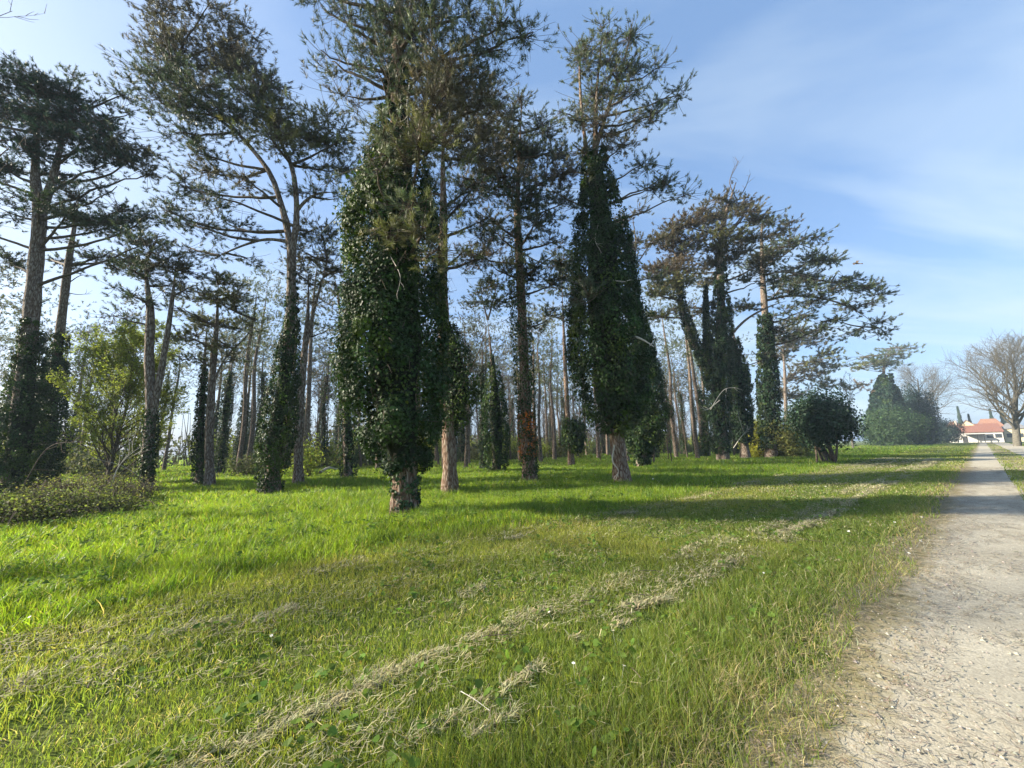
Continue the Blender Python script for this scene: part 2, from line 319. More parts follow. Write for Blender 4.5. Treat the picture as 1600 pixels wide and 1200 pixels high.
def grow(p0, d0, length, r0, levels=4, kids=(9, 6, 5, 4), ang=0.75, ratio=0.55, up=0.25, seed=3, start=0.3, wander=0.1, rmin=.012):
    """bare branching tree; returns MB and the tips (p, d)."""
    r = np.random.default_rng(seed); W = MB()
    p0 = np.atleast_2d(p0).astype(float); d0 = nrm(np.atleast_2d(d0).astype(float)); ln = np.full(len(p0), float(length)); rd = np.full(len(p0), float(r0))
    for lv in range(levels):
        n = (12, 8, 6, 5, 4, 4)[lv]; m = len(p0); pts = np.zeros((m, n, 3)); pts[:, 0] = p0; d = d0.copy()
        for i in range(1, n):
            d = nrm(d + r.normal(0, wander * (.45 if lv == 0 else 1), d.shape) + np.array([0, 0, up / n])); pts[:, i] = pts[:, i - 1] + d * (ln / (n - 1))[:, None]
        tip = 0.25 if lv < levels - 1 else 0.4
        W.tubes(pts, rd[:, None] * np.linspace(1, tip, n)[None], (9, 5, 4, 3, 3, 3)[lv])
        if lv == levels - 1: return W, pts[:, -1], d, pts
        k = kids[lv]; s0 = start if lv == 0 else 0.2
        t = (s0 + (1 - s0) * (np.arange(k)[None] + r.random((m, k))) / k) * (n - 1); t = t.clip(0, n - 1.001); i = t.astype(int); f = (t - i)[..., None]
        mi = np.arange(m)[:, None]; P = pts[mi, i] * (1 - f) + pts[mi, i + 1] * f; T = nrm(pts[mi, i + 1] - pts[mi, i])
        side = nrm(np.cross(T, r.normal(size=T.shape))); a = ang * (0.7 + 0.6 * r.random((m, k, 1)))
        D = nrm(T * np.cos(a) + side * np.sin(a)); frac = t / (n - 1)
        nl = ln[:, None] * ratio * (1.15 - 0.6 * frac if lv == 0 else 1.0 - 0.4 * frac) * (0.7 + 0.6 * r.random((m, k)))
        nr = rd[:, None] * (1 - (1 - tip) * frac) * 0.5
        p0 = P.reshape(-1, 3); d0 = D.reshape(-1, 3); ln = nl.ravel(); rd = np.maximum(nr.ravel(), rmin)
def trunk_line(pts, Y, n=26, wob=0.0, seed=0):
    """pixel polyline at depth Y -> world points; an entry may carry its own depth"""
    w = [at(p[0], p[1], p[2] if len(p) > 2 else Y) for p in pts]; return smooth_line(w, n)
def trunk_mesh(W, line, r0, r1, k=12, flare=1.12, seed=0, mat=0, taper=True):
    n = len(line); t = np.linspace(0, 1, n); rr = r0 + (r1 - r0) * t ** 0.9; rr[0] *= flare; rr[1] *= 1 + (flare - 1) * 0.35
    if taper: rr = rr * np.clip((1 - t) / .35, .16, 1) ** .8
    rr = rr * (1 + 0.05 * np.sin(np.arange(n) * 1.9 + seed)); W.tubes(line, rr, k, mat)
def dead_limb(parent, base, pts, r0, mat=M_PALE, seed=0, twigs=5, org=None):
    r = np.random.default_rng(seed); ln = smooth_line(pts, 14); W = MB(); W.tubes(ln, np.linspace(r0, r0 * 0.25, 14), 6)
    tot = np.linalg.norm(ln[-1] - ln[0])
    for j in range(twigs):
        i = r.integers(4, 13); d = nrm(nrm(ln[i] - ln[i - 1]) + r.normal(0, 0.6, 3)); e = ln[i] + d * tot * 0.25
        W.tubes(smooth_line([ln[i], (ln[i] + e) / 2 + r.normal(0, 0.03, 3) * tot, e], 6), np.linspace(r0 * 0.35, r0 * 0.12, 6), 4)
    return W.build('dead_branch', [mat], parent, org)

def pine(spec):
    """one hero pine from its spec dict"""
    base = spec['base']; b = gnd(base[0], base[1], spec.get('gz', 0.12)); Y = b[1]; b = np.array([b[0], b[1], float(gz(b[0], b[1])) - 0.03])
    root = thing(spec.get('name', 'pine_tree'), b, spec['label'], spec.get('cat', 'tree'), spec.get('group'))
    W = MB(); stems = []
    main = trunk_line([base] + spec['trunk'], Y, 30); main[0] = b; stems.append(main)
    trunk_mesh(W, main, spec['r'][0], spec['r'][1], 14, spec.get('flare', 1.3), taper=spec.get('taper', True))
    for st in spec.get('stems', []):
        ln = trunk_line(st['p'], Y, 16); stems.append(ln); trunk_mesh(W, ln, st['r'][0], st['r'][1], 9, 1.1)
    W.build('trunk', [spec.get('bark', M_BARK)], root, b)
    cs = [l[int(len(l) * spec.get('cstart', 0.35)):] for l in stems[:1]] + stems[1:]
    bl = [blob_px(Y, *q) for q in spec['blobs']]
    tuft = spec.get('tuft', max(0.27, Y * 0.0125))
    if bl:
        w, g = crown(cs, bl, tuft=tuft, dens=spec.get('dens', 1.0), k=spec.get('k', 28), nlen=tuft * 0.50, nwid=max(0.015, Y * 0.0014), seed=spec.get('seed', 1), limb_r=spec.get('limb', 0.07), dead=spec.get('dead', 0.12), lift=spec.get('lift', 0.35), twr=max(.005, Y * .00055))
        cr = g.build('crown', [M_NEEDLE], root, b)
        w.build('branches', [M_TWIG], cr)
        cr.children[0].location = (0, 0, 0)
        cr.children[0].data.transform(Matrix.Translation(-Vector(b)))
    for v in spec.get('ivy', []):
        # rows: (y, x_left, x_right)
        rows = v['rows']; Yi = Y + v.get('dz', 0)
        ax = [at((q[1] + q[2]) / 2, q[0], Yi) for q in rows]; rad = [abs(at(q[2], q[0], Yi)[0] - at(q[1], q[0], Yi)[0]) / 2 for q in rows]
        if rows[0][0] >= base[1] - 3: ax[0][2] = b[2]
        if 'axis' in v: pass
        g = ivy(ax, rad, v.get('n', 330), v.get('size', max(0.075, Y * 0.0048)), v.get('lobed', False), v.get('seed', 3), v.get('lump', 0.35), v.get('core', True), v.get('col', (0.024, 0.048, 0.013)), scale=v.get('scale', 1.04))
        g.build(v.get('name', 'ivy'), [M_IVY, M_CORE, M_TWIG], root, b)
    for i, q in enumerate(spec.get('dead_limbs', [])):
        pts = [at(p[0], p[1], Y + p[2]) for p in q['p']]
        dead_limb(root, b, pts, q.get('r', 0.04), q.get('mat', M_PALE), i + 5, q.get('twigs', 5), b)
    return root, stems, Y

exec_specs = []
G1 = (0.10, 0.128, 0.07); G2 = (0.065, 0.09, 0.05); GB = (0.10, 0.095, 0.055); GO = (0.13, 0.14, 0.05); DK = (0.03, 0.06, 0.036)
HERO = [
 dict(base=(22, 768), r=(0.31, 0.18), trunk=[(32, 650), (44, 550), (51, 470), (57, 400), (62, 335), (55, 275), (58, 200), (60, 130)], seed=31, dens=1.5,
  label='dark double-stemmed pine at the far left, ivy on its lower trunk, dense drooping crown', stems=[dict(p=[(60, 345), (72, 310), (86, 265), (97, 215), (110, 160)], r=(0.2, 0.07))],
  blobs=[(10, 118, 40, 16, 0, 1.1, DK), (55, 128, 40, 14, -.5, 1.1, DK), (95, 150, 40, 16, 0, 1.1, DK), (25, 160, 55, 14, .4, 1.1, DK), (75, 185, 55, 16, 0, 1.2, DK), (135, 190, 44, 15, .5, 1.2, DK), (175, 215, 40, 15, 0, 1.3, DK), (215, 238, 30, 12, 0, 1.2, GB), (120, 225, 50, 13, -.4, 1.1, DK), (112, 128, 10, 9, 0, .5, G1), (150, 155, 16, 10, 0, .5, G1), (185, 150, 20, 11, 0, .6, G1), (200, 175, 12, 8, 0, .4, G1),
   (30, 215, 60, 13, -.8, 1.0, DK), (180, 258, 42, 11, -.3, 1.0, DK), (228, 268, 22, 8, 0, .7, GB), (10, 265, 40, 14, 0, .9, DK), (95, 272, 50, 9, .6, .8, DK), (60, 312, 26, 9, -1, 1.2, (0.06, 0.10, 0.035)), (160, 305, 50, 9, 0, .8, DK), (225, 338, 40, 9, 0, .7, DK), (150, 350, 60, 8, .5, .7, G2), (235, 375, 34, 8, 0, .8, DK), (15, 330, 35, 10, 0, .8, DK), (105, 335, 40, 8, -.8, .8, G2), (10, 400, 35, 12, .5, .6, G2), (-60, 170, 60, 30, 0, .9, DK), (-70, 260, 60, 20, 0, .7, DK), (-60, 340, 60, 14, 0, .7, DK), (190, 325, 14, 6, .4, .8, G2)],
  ivy=[dict(rows=[(768, -2, 48), (700, 3, 58), (640, 12, 60), (590, 22, 62), (540, 33, 63), (500, 40, 63)], seed=5, lump=.3, n=520)],
  dead_limbs=[dict(p=[(50, 470, 0), (35, 468, 0), (20, 462, -.3)], r=.03, mat=M_TWIG, twigs=2), dict(p=[(62, 474, 0), (72, 470, 0), (80, 465, 0)], r=.03, mat=M_TWIG, twigs=1)]),
 dict(base=(60, 752), r=(0.23, 0.13), gz=.3, trunk=[(70, 680), (83, 600), (96, 500), (107, 410), (117, 350), (124, 300)], seed=32, cstart=.6,
  label='slimmer pine leaning behind the far left one, snapped twig stubs above its ivy', blobs=[(150, 400, 60, 16, 0, .6, G2), (120, 330, 50, 20, 1, .7, DK), (210, 400, 45, 14, 1, .7, G2), (80, 410, 40, 12, 2, .4, G2), (180, 345, 60, 16, 1, .6, G2)],
  ivy=[dict(rows=[(752, 42, 78), (700, 50, 92), (660, 58, 97), (620, 62, 97), (570, 78, 100), (520, 88, 102)], seed=6, lump=.45, n=520)],
  dead_limbs=[dict(p=[(108, 458, 0), (122, 460, 0), (143, 459, 0)], r=.028, mat=M_TWIG, twigs=2), dict(p=[(110, 440, 0), (128, 430, 0), (152, 433, 0)], r=.028, mat=M_TWIG, twigs=2), dict(p=[(98, 450, 0), (88, 444, 0), (80, 437, 0)], r=.025, mat=M_TWIG, twigs=1), dict(p=[(104, 482, 0), (92, 478, 0), (83, 480, 0)], r=.025, mat=M_TWIG, twigs=1)]),
 dict(base=(425, 768), r=(0.25, 0.15), taper=False, trunk=[(430, 700), (441, 620), (450, 540), (455, 470), (455, 385)], seed=33, cstart=.8, dens=1.25, limb=.06, lift=.25,
  label='tall pine forking high up, bare grey upper trunk with ivy on its lower half', 
  stems=[dict(p=[(456, 420), (454, 385), (446, 345), (438, 315), (424, 275), (400, 240), (365, 200), (325, 150), (270, 100)], r=(0.15, 0.05)), dict(p=[(455, 425), (458, 385), (463, 350), (463, 310), (457, 265), (440, 225), (420, 170), (400, 120)], r=(0.14, 0.05)), dict(p=[(463, 330), (480, 312), (500, 302), (530, 300)], r=(0.07, 0.03)), dict(p=[(452, 378), (420, 374), (390, 380), (350, 396), (318, 412)], r=(0.07, 0.02))],
  blobs=[(250, 15, 45, 16, 0, .9, GB), (310, 30, 55, 20, -.5, 1.0, GB), (370, 55, 40, 14, -.5, 1.0, GB), (255, 60, 26, 22, .5, .5, GB), (235, 115, 30, 18, 0, .7, G1), (280, 95, 50, 24, .3, .7, GB), (300, 130, 60, 26, -.5, 1.0, G2), (350, 100, 50, 30, .8, .9, GB), (400, 115, 45, 30, 0, 1.0, GB), (250, 155, 45, 20, -.2, .9, G2), (330, 175, 60, 24, -.8, 1.1, G2), (400, 165, 55, 28, .4, 1.1, G1), (445, 185, 45, 24, 0, 1.1, GO), (490, 205, 55, 24, 0, 1.1, GO), (520, 225, 30, 15, 0, .9, G1), (430, 225, 50, 16, -.8, .9, GO), (290, 205, 50, 16, .5, .7, G2), (315, 235, 40, 12, 0, .7, G2),
   (290, 285, 45, 16, .5, .6, G2), (345, 270, 50, 14, .8, .5, GB), (270, 320, 45, 14, 0, .6, G2), (335, 310, 50, 14, -.6, .6, G2), (310, 350, 45, 13, 0, .6, G2), (365, 345, 40, 13, .8, .5, G2), (400, 290, 40, 16, -.8, .5, GB), (510, 265, 40, 20, .8, .8, G1), (505, 310, 45, 18, .5, .5, G2), (300, 385, 40, 10, .3, .5, G2), (490, 355, 40, 16, 1, .4, G2), (380, 400, 40, 10, 1, .4, G2)],
  ivy=[dict(rows=[(768, 408, 439), (740, 406, 441), (700, 404, 452), (660, 410, 461), (620, 418, 463), (570, 430, 466), (520, 442, 466), (485, 448, 465), (450, 450, 463), (420, 452, 461)], seed=7, lump=.3, n=520)],
  dead_limbs=[dict(p=[(530, 335, 0), (505, 360, .2), (478, 385, .4), (460, 400, .2)], r=.02, twigs=1)]),
 dict(base=(632, 797), r=(0.30, 0.14), flare=1.1, bark=M_BARKR, trunk=[(632, 740), (633, 620), (630, 500), (625, 330), (622, 180), (622, 60), (626, -60), (632, -160)], seed=34, cstart=.45, dens=1.35, tuft=.25, limb=.07,
  label='giant pine nearest the camera, swallowed by a broad column of glossy ivy', 
  blobs=[(590, 20, 45, 26, 0, 1.1, G2), (650, 35, 50, 30, -.6, 1.2, G2), (715, 25, 55, 24, .3, 1.1, G2), (560, 50, 35, 18, -.3, .9, G2), (775, 35, 36, 14, -.3, 1.0, G1), (815, 48, 20, 18, 0, 1.1, G1), (640, 85, 50, 24, .6, 1.2, G2), (700, 85, 55, 26, -.5, 1.1, G1), (765, 78, 36, 14, 0, .9, G1), (590, 95, 35, 16, -.6, 1.0, G2), (535, 105, 30, 12, 0, .7, G2), (510, 85, 14, 8, 0, .4, G2), (560, 150, 40, 16, .3, .5, GB), (600, 140, 36, 14, -1, .7, G2),
   (690, 130, 50, 24, -.8, 1.1, GB), (740, 120, 32, 20, .3, 1.1, G2), (680, 175, 50, 22, -1, 1.1, GB), (745, 170, 40, 22, 0, 1.1, GB), (650, 230, 50, 18, -1.6, 1.7, GO), (605, 222, 34, 16, -1.4, 1.3, G1), (690, 210, 36, 18, -.8, 1.2, GB), (640, 320, 34, 16, -1.9, 1.0, G1), (600, 350, 26, 14, -1.9, .8, GO), (660, 350, 36, 20, -1.9, 1.0, GO), (680, 390, 28, 16, -1.8, .9, GO), (590, 270, 26, 12, -1.6, .8, G1), (520, 15, 30, 12, 0, .4, G2), (500, -20, 40, 20, 0, .6, G2), (640, -60, 80, 40, 0, .8, G2), (740, -50, 60, 30, 0, .8, G2), (560, -60, 60, 30, 0, .8, G2), (640, -150, 70, 40, 0, .8, G2)],
  ivy=[dict(rows=[(748, 606, 656), (730, 598, 666), (708, 584, 676), (684, 566, 688), (650, 548, 696), (612, 533, 700), (572, 529, 702), (532, 531, 700), (495, 540, 698), (462, 543, 692), (430, 549, 692), (400, 549, 688), (368, 540, 686), (335, 545, 684), (302, 556, 680), (270, 570, 672), (235, 585, 664), (200, 592, 658), (155, 600, 650), (110, 606, 642)], n=900, size=.057, lobed=True, seed=8, lump=.42, scale=.97),
       dict(rows=[(797, 611, 656), (770, 611, 656), (735, 610, 657)], n=120, size=.06, lobed=True, core=False, seed=9, lump=.1, col=(.03, .06, .025), dz=-.02)],
  dead_limbs=[dict(p=[(640, 130, -.7), (636, 160, -.9), (638, 200, -1.0)], r=.02, twigs=3), dict(p=[(700, 120, -.5), (670, 160, -.8), (636, 178, -.7)], r=.025, twigs=3), dict(p=[(610, 400, -1.2), (625, 430, -1.4), (622, 455, -1.4)], r=.01, twigs=3)]),
 dict(base=(703, 765), r=(0.25, 0.14), bark=M_BARKR, trunk=[(702, 700), (697, 620), (694, 520), (691, 430), (693, 330), (692, 250), (696, 170)], seed=35, cstart=.5, dens=1.25,
  label='straight reddish-trunked pine close behind the giant ivy pine, ivy bulge halfway up',
  blobs=[(700, 150, 50, 26, 0, 1.2, GB), (745, 210, 40, 26, 0, 1.2, GB), (720, 250, 44, 16, .5, .9, GB), (665, 190, 36, 20, 0, 1.0, G2), (725, 310, 36, 20, -.3, .7, G2), (740, 350, 34, 14, 0, .7, G2), (715, 400, 36, 14, 0, .6, G2), (670, 300, 30, 16, .5, .6, G2), (735, 290, 24, 12, -.5, 1.0, (.04, .075, .03)), (745, 400, 30, 14, .4, .6, BROWN), (760, 150, 36, 20, 1, .9, GB)],
  ivy=[dict(rows=[(680, 692, 716), (655, 688, 730), (625, 686, 742), (590, 688, 746), (555, 690, 736), (530, 692, 722), (500, 692, 706)], seed=10, lump=.75, n=330, dz=.2)],
  dead_limbs=[dict(p=[(690, 436, -.1), (680, 428, -.3), (668, 430, -.5), (655, 438, -.6)], r=.05, twigs=1), dict(p=[(700, 640, 0), (730, 590, -.3), (750, 545, -.4), (758, 520, -.5)], r=.03, mat=M_TWIG, twigs=5), dict(p=[(705, 700, 0), (735, 690, 0), (748, 665, 0)], r=.02, mat=M_TWIG, twigs=5), dict(p=[(722, 600, 0), (742, 590, 0), (768, 570, 0)], r=.02, mat=M_TWIG, twigs=4)]),
 dict(base=(828, 750), r=(0.27, 0.13), bark=M_BARKR, trunk=[(823, 690), (820, 600), (816, 500), (811, 400), (808, 330), (811, 250), (815, 170)], seed=36, cstart=.4, dens=1.25, limb=.06,
  label='pine with orange bark low on its trunk and a thin sleeve of ivy',
  blobs=[(815, 155, 16, 14, 0, .8, G2), (790, 180, 32, 14, 0, .8, G2), (845, 195, 34, 18, 0, .9, G2), (800, 215, 45, 18, -.6, 1.0, G2), (765, 200, 28, 14, .5, .8, GB), (760, 240, 42, 20, -.4, 1.1, GB), (825, 245, 50, 18, .6, 1.1, G2), (870, 230, 24, 16, 0, .9, G2), (790, 275, 55, 20, -.8, 1.1, GB), (855, 280, 44, 18, 0, 1.0, GB), (745, 295, 34, 14, .6, .9, GB), (810, 310, 55, 16, -1, 1.1, (.045, .075, .038)), (870, 320, 40, 14, .5, .9, G2), (760, 340, 36, 12, -.5, .8, GB), (840, 350, 50, 14, -.8, .9, G2), (790, 375, 40, 12, 0, .8, G2), (870, 375, 36, 10, 0, .7, G2), (755, 400, 34, 12, .8, .8, BROWN), (850, 410, 44, 12, -.5, .8, G2), (790, 425, 44, 16, 0, .9, GO), (865, 440, 40, 16, .6, .7, G2), (800, 465, 40, 14, .5, .5, GO), (850, 500, 36, 14, 1, .4, G2)],
  ivy=[dict(rows=[(750, 817, 842), (700, 812, 838), (640, 808, 836), (580, 803, 834), (520, 800, 830), (460, 797, 826), (410, 796, 822), (360, 799, 818)], n=190, core=False, seed=11, lump=.5, col=(.03, .06, .02)), 
       dict(rows=[(715, 813, 838), (680, 811, 836), (645, 809, 834)], n=90, core=False, seed=12, lump=.2, col=(.30, .11, .035), name='withered_ivy')],
  dead_limbs=[dict(p=[(815, 395, 0), (845, 410, 0), (875, 410, 0), (898, 418, 0)], r=.035, twigs=2), dict(p=[(812, 480, 0), (790, 500, -.3), (770, 505, -.5)], r=.02, mat=M_TWIG, twigs=3)]),
 dict(base=(972, 752), r=(0.30, 0.15), bark=M_BARKR, trunk=[(966, 700), (960, 640), (955, 550), (945, 450), (936, 350), (930, 250), (932, 150), (940, 60)], seed=37, cstart=.5, dens=1.15, limb=.05, k=26,
  label='tall ivy-wrapped pine with a pointed bottlebrush top, bare pale trunk foot',
  stems=[dict(p=[(930, 290), (916, 230), (908, 160), (906, 100), (912, 60)], r=(.1, .03)), dict(p=[(931, 230), (950, 170), (968, 120), (984, 60), (988, 30)], r=(.1, .03))],
  blobs=[(945, 55, 12, 18, 0, .9, G1), (915, 65, 10, 16, 0, .9, G1), (985, 50, 11, 20, 0, .9, G1), (905, 100, 20, 24, 0, .9, G1), (950, 100, 24, 28, -.4, 1.0, G1), (985, 100, 20, 20, 0, 1.0, G1), (930, 145, 32, 24, .4, .9, G1), (980, 150, 26, 18, -.3, .9, G1), (1022, 108, 8, 14, 0, .7, G1), (900, 185, 22, 18, 0, .9, G1), (945, 190, 36, 20, -.5, .9, GB), (1000, 185, 24, 10, 0, .9, G1), (1035, 165, 24, 14, 0, 1.0, G1), (1060, 145, 11, 12, 0, 1.0, G1), (905, 232, 30, 14, 0, .9, G1), (960, 235, 22, 14, -.3, .9, GB), (875, 175, 12, 8, 0, .5, G1), (1000, 255, 30, 10, 0, .9, G1), (1030, 280, 28, 12, 0, .9, G1), (1068, 305, 18, 8, 0, .9, G1), (1010, 300, 26, 10, .6, .6, G1), (890, 270, 20, 12, .5, .6, GB), (870, 300, 16, 8, 0, .5, G2), (915, 470, 22, 14, -1.6, .7, G2), (900, 440, 20, 10, -1.3, .6, G2)],
  ivy=[dict(rows=[(672, 944, 990), (660, 926, 998), (640, 912, 1005), (610, 905, 1010), (575, 899, 1012), (540, 890, 1010), (500, 889, 1002), (460, 893, 995), (420, 897, 988), (380, 899, 983), (340, 902, 974), (305, 904, 964), (275, 909, 955), (240, 916, 948)], n=420, size=.095, seed=13, lump=.40)],
  dead_limbs=[dict(p=[(985, 528, -1.2), (995, 527, -1.5), (1010, 534, -1.7), (1022, 542, -1.8)], r=.06, twigs=2), dict(p=[(935, 350, -.9), (930, 375, -1.2), (940, 395, -1.2)], r=.015, twigs=6), dict(p=[(958, 438, -1.2), (975, 440, -1.4), (985, 437, -1.4)], r=.03, twigs=1), dict(p=[(960, 695, -.28), (957, 720, -.3), (966, 735, -.32), (962, 750, -.3)], r=.035, twigs=1)]),
 dict(base=(1003, 727), r=(0.34, 0.2), trunk=[(1003, 680), (1002, 600), (997, 520), (992, 470), (990, 420)], seed=38, cstart=.7,
  label='broad ivy-smothered trunk just behind and right of the bottlebrush pine', blobs=[(985, 340, 30, 14, 1, .6, GB), (1015, 380, 40, 16, 0, .6, GB), (975, 400, 30, 12, 0, .5, G2), (1020, 430, 34, 14, 1, .6, G1)],
  ivy=[dict(rows=[(727, 994, 1014), (705, 988, 1018), (685, 977, 1033), (655, 974, 1040), (620, 975, 1038), (585, 978, 1030), (545, 980, 1019), (505, 984, 1008), (475, 988, 1000)], n=280, size=.13, seed=14, lump=.5)]),
 dict(base=(1130, 718), r=(0.42, 0.2), trunk=[(1124, 640), (1124, 550), (1126, 470), (1125, 400), (1130, 350), (1142, 310), (1150, 285)], seed=39, cstart=.45, dens=1.15, limb=.1,
  label='ivy-clad pine with flat layered crown and bare twigs on top, right of centre',
  stems=[dict(p=[(1115, 570), (1085, 540), (1068, 490), (1060, 440), (1056, 400)], r=(.22, .1)), dict(p=[(1130, 380), (1150, 350), (1175, 320)], r=(.12, .05)), dict(p=[(1108, 590), (1104, 520), (1102, 440)], r=(.16, .08)), dict(p=[(1136, 530), (1165, 500), (1200, 480), (1230, 470)], r=(.13, .05))],
  blobs=[(1135, 315, 32, 10, 0, 1.0, GB), (1170, 320, 22, 8, 0, .9, GB), (1110, 335, 36, 12, 0, 1.0, GB), (1155, 345, 46, 12, -1, 1.0, GB), (1080, 355, 40, 12, 0, 1.0, BROWN), (1040, 370, 34, 12, 0, 1.0, GB), (1115, 372, 50, 12, -1.5, 1.0, GO), (1180, 375, 40, 12, 1, .9, GB), (1065, 392, 50, 12, 1, 1.0, BROWN), (1130, 400, 50, 14, .5, 1.0, GB), (1190, 410, 40, 12, -1, .8, GB), (1040, 415, 36, 12, -1, .9, BROWN), (1090, 425, 44, 12, 1.5, .7, GB), (1060, 440, 40, 12, -1, 1.0, GO), (1180, 440, 36, 10, 1, .6, G2), (1030, 460, 36, 12, 0, .7, GO), (1030, 495, 40, 12, 1, .5, GO), (1080, 480, 34, 10, 1, .5, GB), (1170, 480, 34, 12, 1, .5, G2)],
  ivy=[dict(rows=[(705, 1114, 1138), (660, 1106, 1138), (620, 1103, 1138), (580, 1104, 1142), (545, 1106, 1144), (500, 1112, 1142), (460, 1116, 1137), (420, 1118, 1134), (390, 1120, 1131)], n=230, size=.13, seed=15, lump=.35, col=(.02, .04, .018)),
       dict(rows=[(590, 1100, 1118), (550, 1084, 1100), (520, 1072, 1088), (480, 1061, 1073), (440, 1057, 1066)], n=230, size=.13, seed=16, lump=.4, col=(.022, .04, .018)),
       dict(rows=[(560, 1100, 1110), (490, 1099, 1107), (445, 1100, 1105)], n=200, size=.13, seed=17, lump=.4, col=(.022, .04, .018))],
  dead_limbs=[dict(p=[(1150, 310, 0), (1140, 285, 0), (1148, 265, 0), (1155, 250, 0)], r=.05, mat=M_TWIG, twigs=9), dict(p=[(1155, 310, 0), (1166, 290, 0), (1172, 272, 0)], r=.05, mat=M_TWIG, twigs=6), dict(p=[(1110, 640, -1), (1130, 610, -1.4), (1150, 605, -1.6)], r=.04, twigs=4), dict(p=[(1125, 625, -1), (1105, 640, -1.2), (1095, 634, -1.3)], r=.04, twigs=3)]),
 dict(base=(1165, 716), r=(0.36, 0.2), trunk=[(1160, 660), (1157, 600), (1150, 550), (1143, 500)], seed=40, cstart=.6,
  label='short ivy-thick companion trunk touching the layered pine on its right', blobs=[(1190, 560, 24, 10, 0, .5, G2)],
  ivy=[dict(rows=[(690, 1150, 1174), (650, 1146, 1172), (610, 1142, 1172), (570, 1140, 1164), (530, 1138, 1152)], n=200, seed=18, lump=.5, col=(.02, .04, .018))],
  dead_limbs=[dict(p=[(1172, 690, -.3), (1160, 670, -1), (1152, 640, -1.3)], r=.04, twigs=4), dict(p=[(1146, 700, -.8), (1160, 680, -1), (1172, 668, -1.3)], r=.04, twigs=4)]),
 dict(base=(1205, 711), r=(0.45, 0.2), trunk=[(1203, 640), (1200, 580), (1196, 500), (1192, 440), (1190, 370), (1192, 335)], seed=41, cstart=.4, dens=1.2, limb=.12, gz=.25, dead=.15,
  label='pine with very long low branches reaching right over the lawn',
  stems=[dict(p=[(1195, 470), (1240, 462), (1300, 470), (1345, 490), (1372, 512)], r=(.13, .03)), dict(p=[(1192, 430), (1230, 425), (1290, 440), (1345, 448), (1378, 455)], r=(.12, .03)), dict(p=[(1190, 390), (1220, 375), (1260, 385), (1300, 405)], r=(.1, .03))],
  blobs=[(1195, 345, 26, 10, 0, .8, G1), (1225, 355, 22, 9, 0, .8, GB), (1262, 372, 18, 9, 0, .8, G1), (1235, 385, 40, 11, -1, .9, G1), (1200, 400, 34, 12, 1, .8, G2), (1262, 405, 36, 10, 0, .9, G1), (1303, 410, 18, 10, 0, 1.0, G1), (1240, 430, 44, 11, 1, 1.0, G1), (1300, 438, 38, 9, 0, 1.0, G1), (1345, 448, 30, 8, 0, 1.0, G1), (1372, 458, 14, 7, 0, 1.0, G1), (1215, 455, 34, 10, -1, .8, G2), (1280, 465, 44, 9, -1, .9, G1), (1330, 480, 34, 8, 0, .9, G1), (1240, 490, 40, 10, 1, .8, G1), (1305, 500, 20, 7, 0, .8, G1), (1352, 505, 24, 6, 0, .9, G1), (1372, 520, 14, 5, 0, .9, G1), (1265, 515, 36, 9, 0, .7, G1), (1325, 520, 8, 9, 0, .8, G1), (1220, 520, 30, 10, 1, .7, G2)],
  ivy=[dict(rows=[(700, 1190, 1216), (650, 1188, 1217), (600, 1187, 1214), (560, 1186, 1210), (520, 1186, 1206), (490, 1187, 1202)], n=160, seed=19, lump=.4, col=(.02, .04, .02))]),
 dict(base=(228, 768), r=(0.19, 0.12), trunk=[(231, 700), (236, 640), (233, 560), (235, 490), (230, 445), (228, 410)], seed=42, cstart=.6, stems=[dict(p=[(237, 650), (250, 590), (262, 520), (270, 460), (275, 410)], r=(.13, .06))],
  label='slim twin-stemmed pine forking low, right of the pale green tree', blobs=[(212, 425, 34, 12, 0, 1.0, G2), (250, 410, 44, 14, 0, 1.1, G2), (195, 455, 24, 9, 0, .8, G2), (285, 420, 34, 12, 0, 1.0, GB), (190, 495, 18, 6, 0, .8, G2), (260, 445, 36, 10, .5, .8, G2), (225, 470, 30, 8, -.4, .6, G2), (300, 450, 24, 10, 0, .8, GB), (240, 385, 40, 12, 0, .9, G2)],
  ivy=[dict(rows=[(768, 221, 237), (720, 222, 241), (670, 226, 244), (640, 230, 242)], seed=20, n=240, lump=.4)]),
 dict(base=(328, 757), r=(0.19, 0.10), trunk=[(327, 690), (330, 620), (334, 560), (339, 500), (341, 445)], seed=43, cstart=.4, stems=[dict(p=[(333, 600), (352, 560), (385, 525), (400, 500)], r=(.05, .02))],
  label='small round-crowned pine with olive layered needles, left of the forked tall pine', blobs=[(340, 440, 36, 8, 0, 1.1, GO), (370, 455, 26, 9, 0, 1.1, GO), (315, 460, 32, 10, 0, 1.1, GO), (355, 478, 44, 11, -.4, 1.0, GO), (300, 490, 30, 10, 0, 1.1, GO), (335, 505, 44, 10, .5, 1.0, GO), (380, 500, 24, 10, 0, .8, GO), (305, 530, 34, 10, 0, 1.0, GO), (350, 535, 34, 9, -.3, .8, GO), (310, 560, 34, 8, 0, .7, GO), (370, 560, 26, 8, .4, .5, GO)],
  ivy=[]),
 dict(base=(312, 755), r=(0.15, 0.07), trunk=[(312, 690), (316, 620), (320, 560), (324, 500)], seed=44, label='narrow ivy-dressed stem leaning beside the small round-crowned pine, left of it', blobs=[(318, 495, 20, 10, .5, .7, GO)],
  ivy=[dict(rows=[(755, 303, 320), (700, 303, 322), (640, 308, 324), (590, 314, 324), (570, 316, 324)], seed=21, n=240, lump=.5)]),
 dict(base=(466, 756), r=(0.20, 0.10), trunk=[(467, 690), (470, 620), (475, 560), (481, 490), (482, 430)], seed=45, cstart=.6, stems=[dict(p=[(473, 570), (487, 500), (500, 450), (512, 410)], r=(.09, .04))],
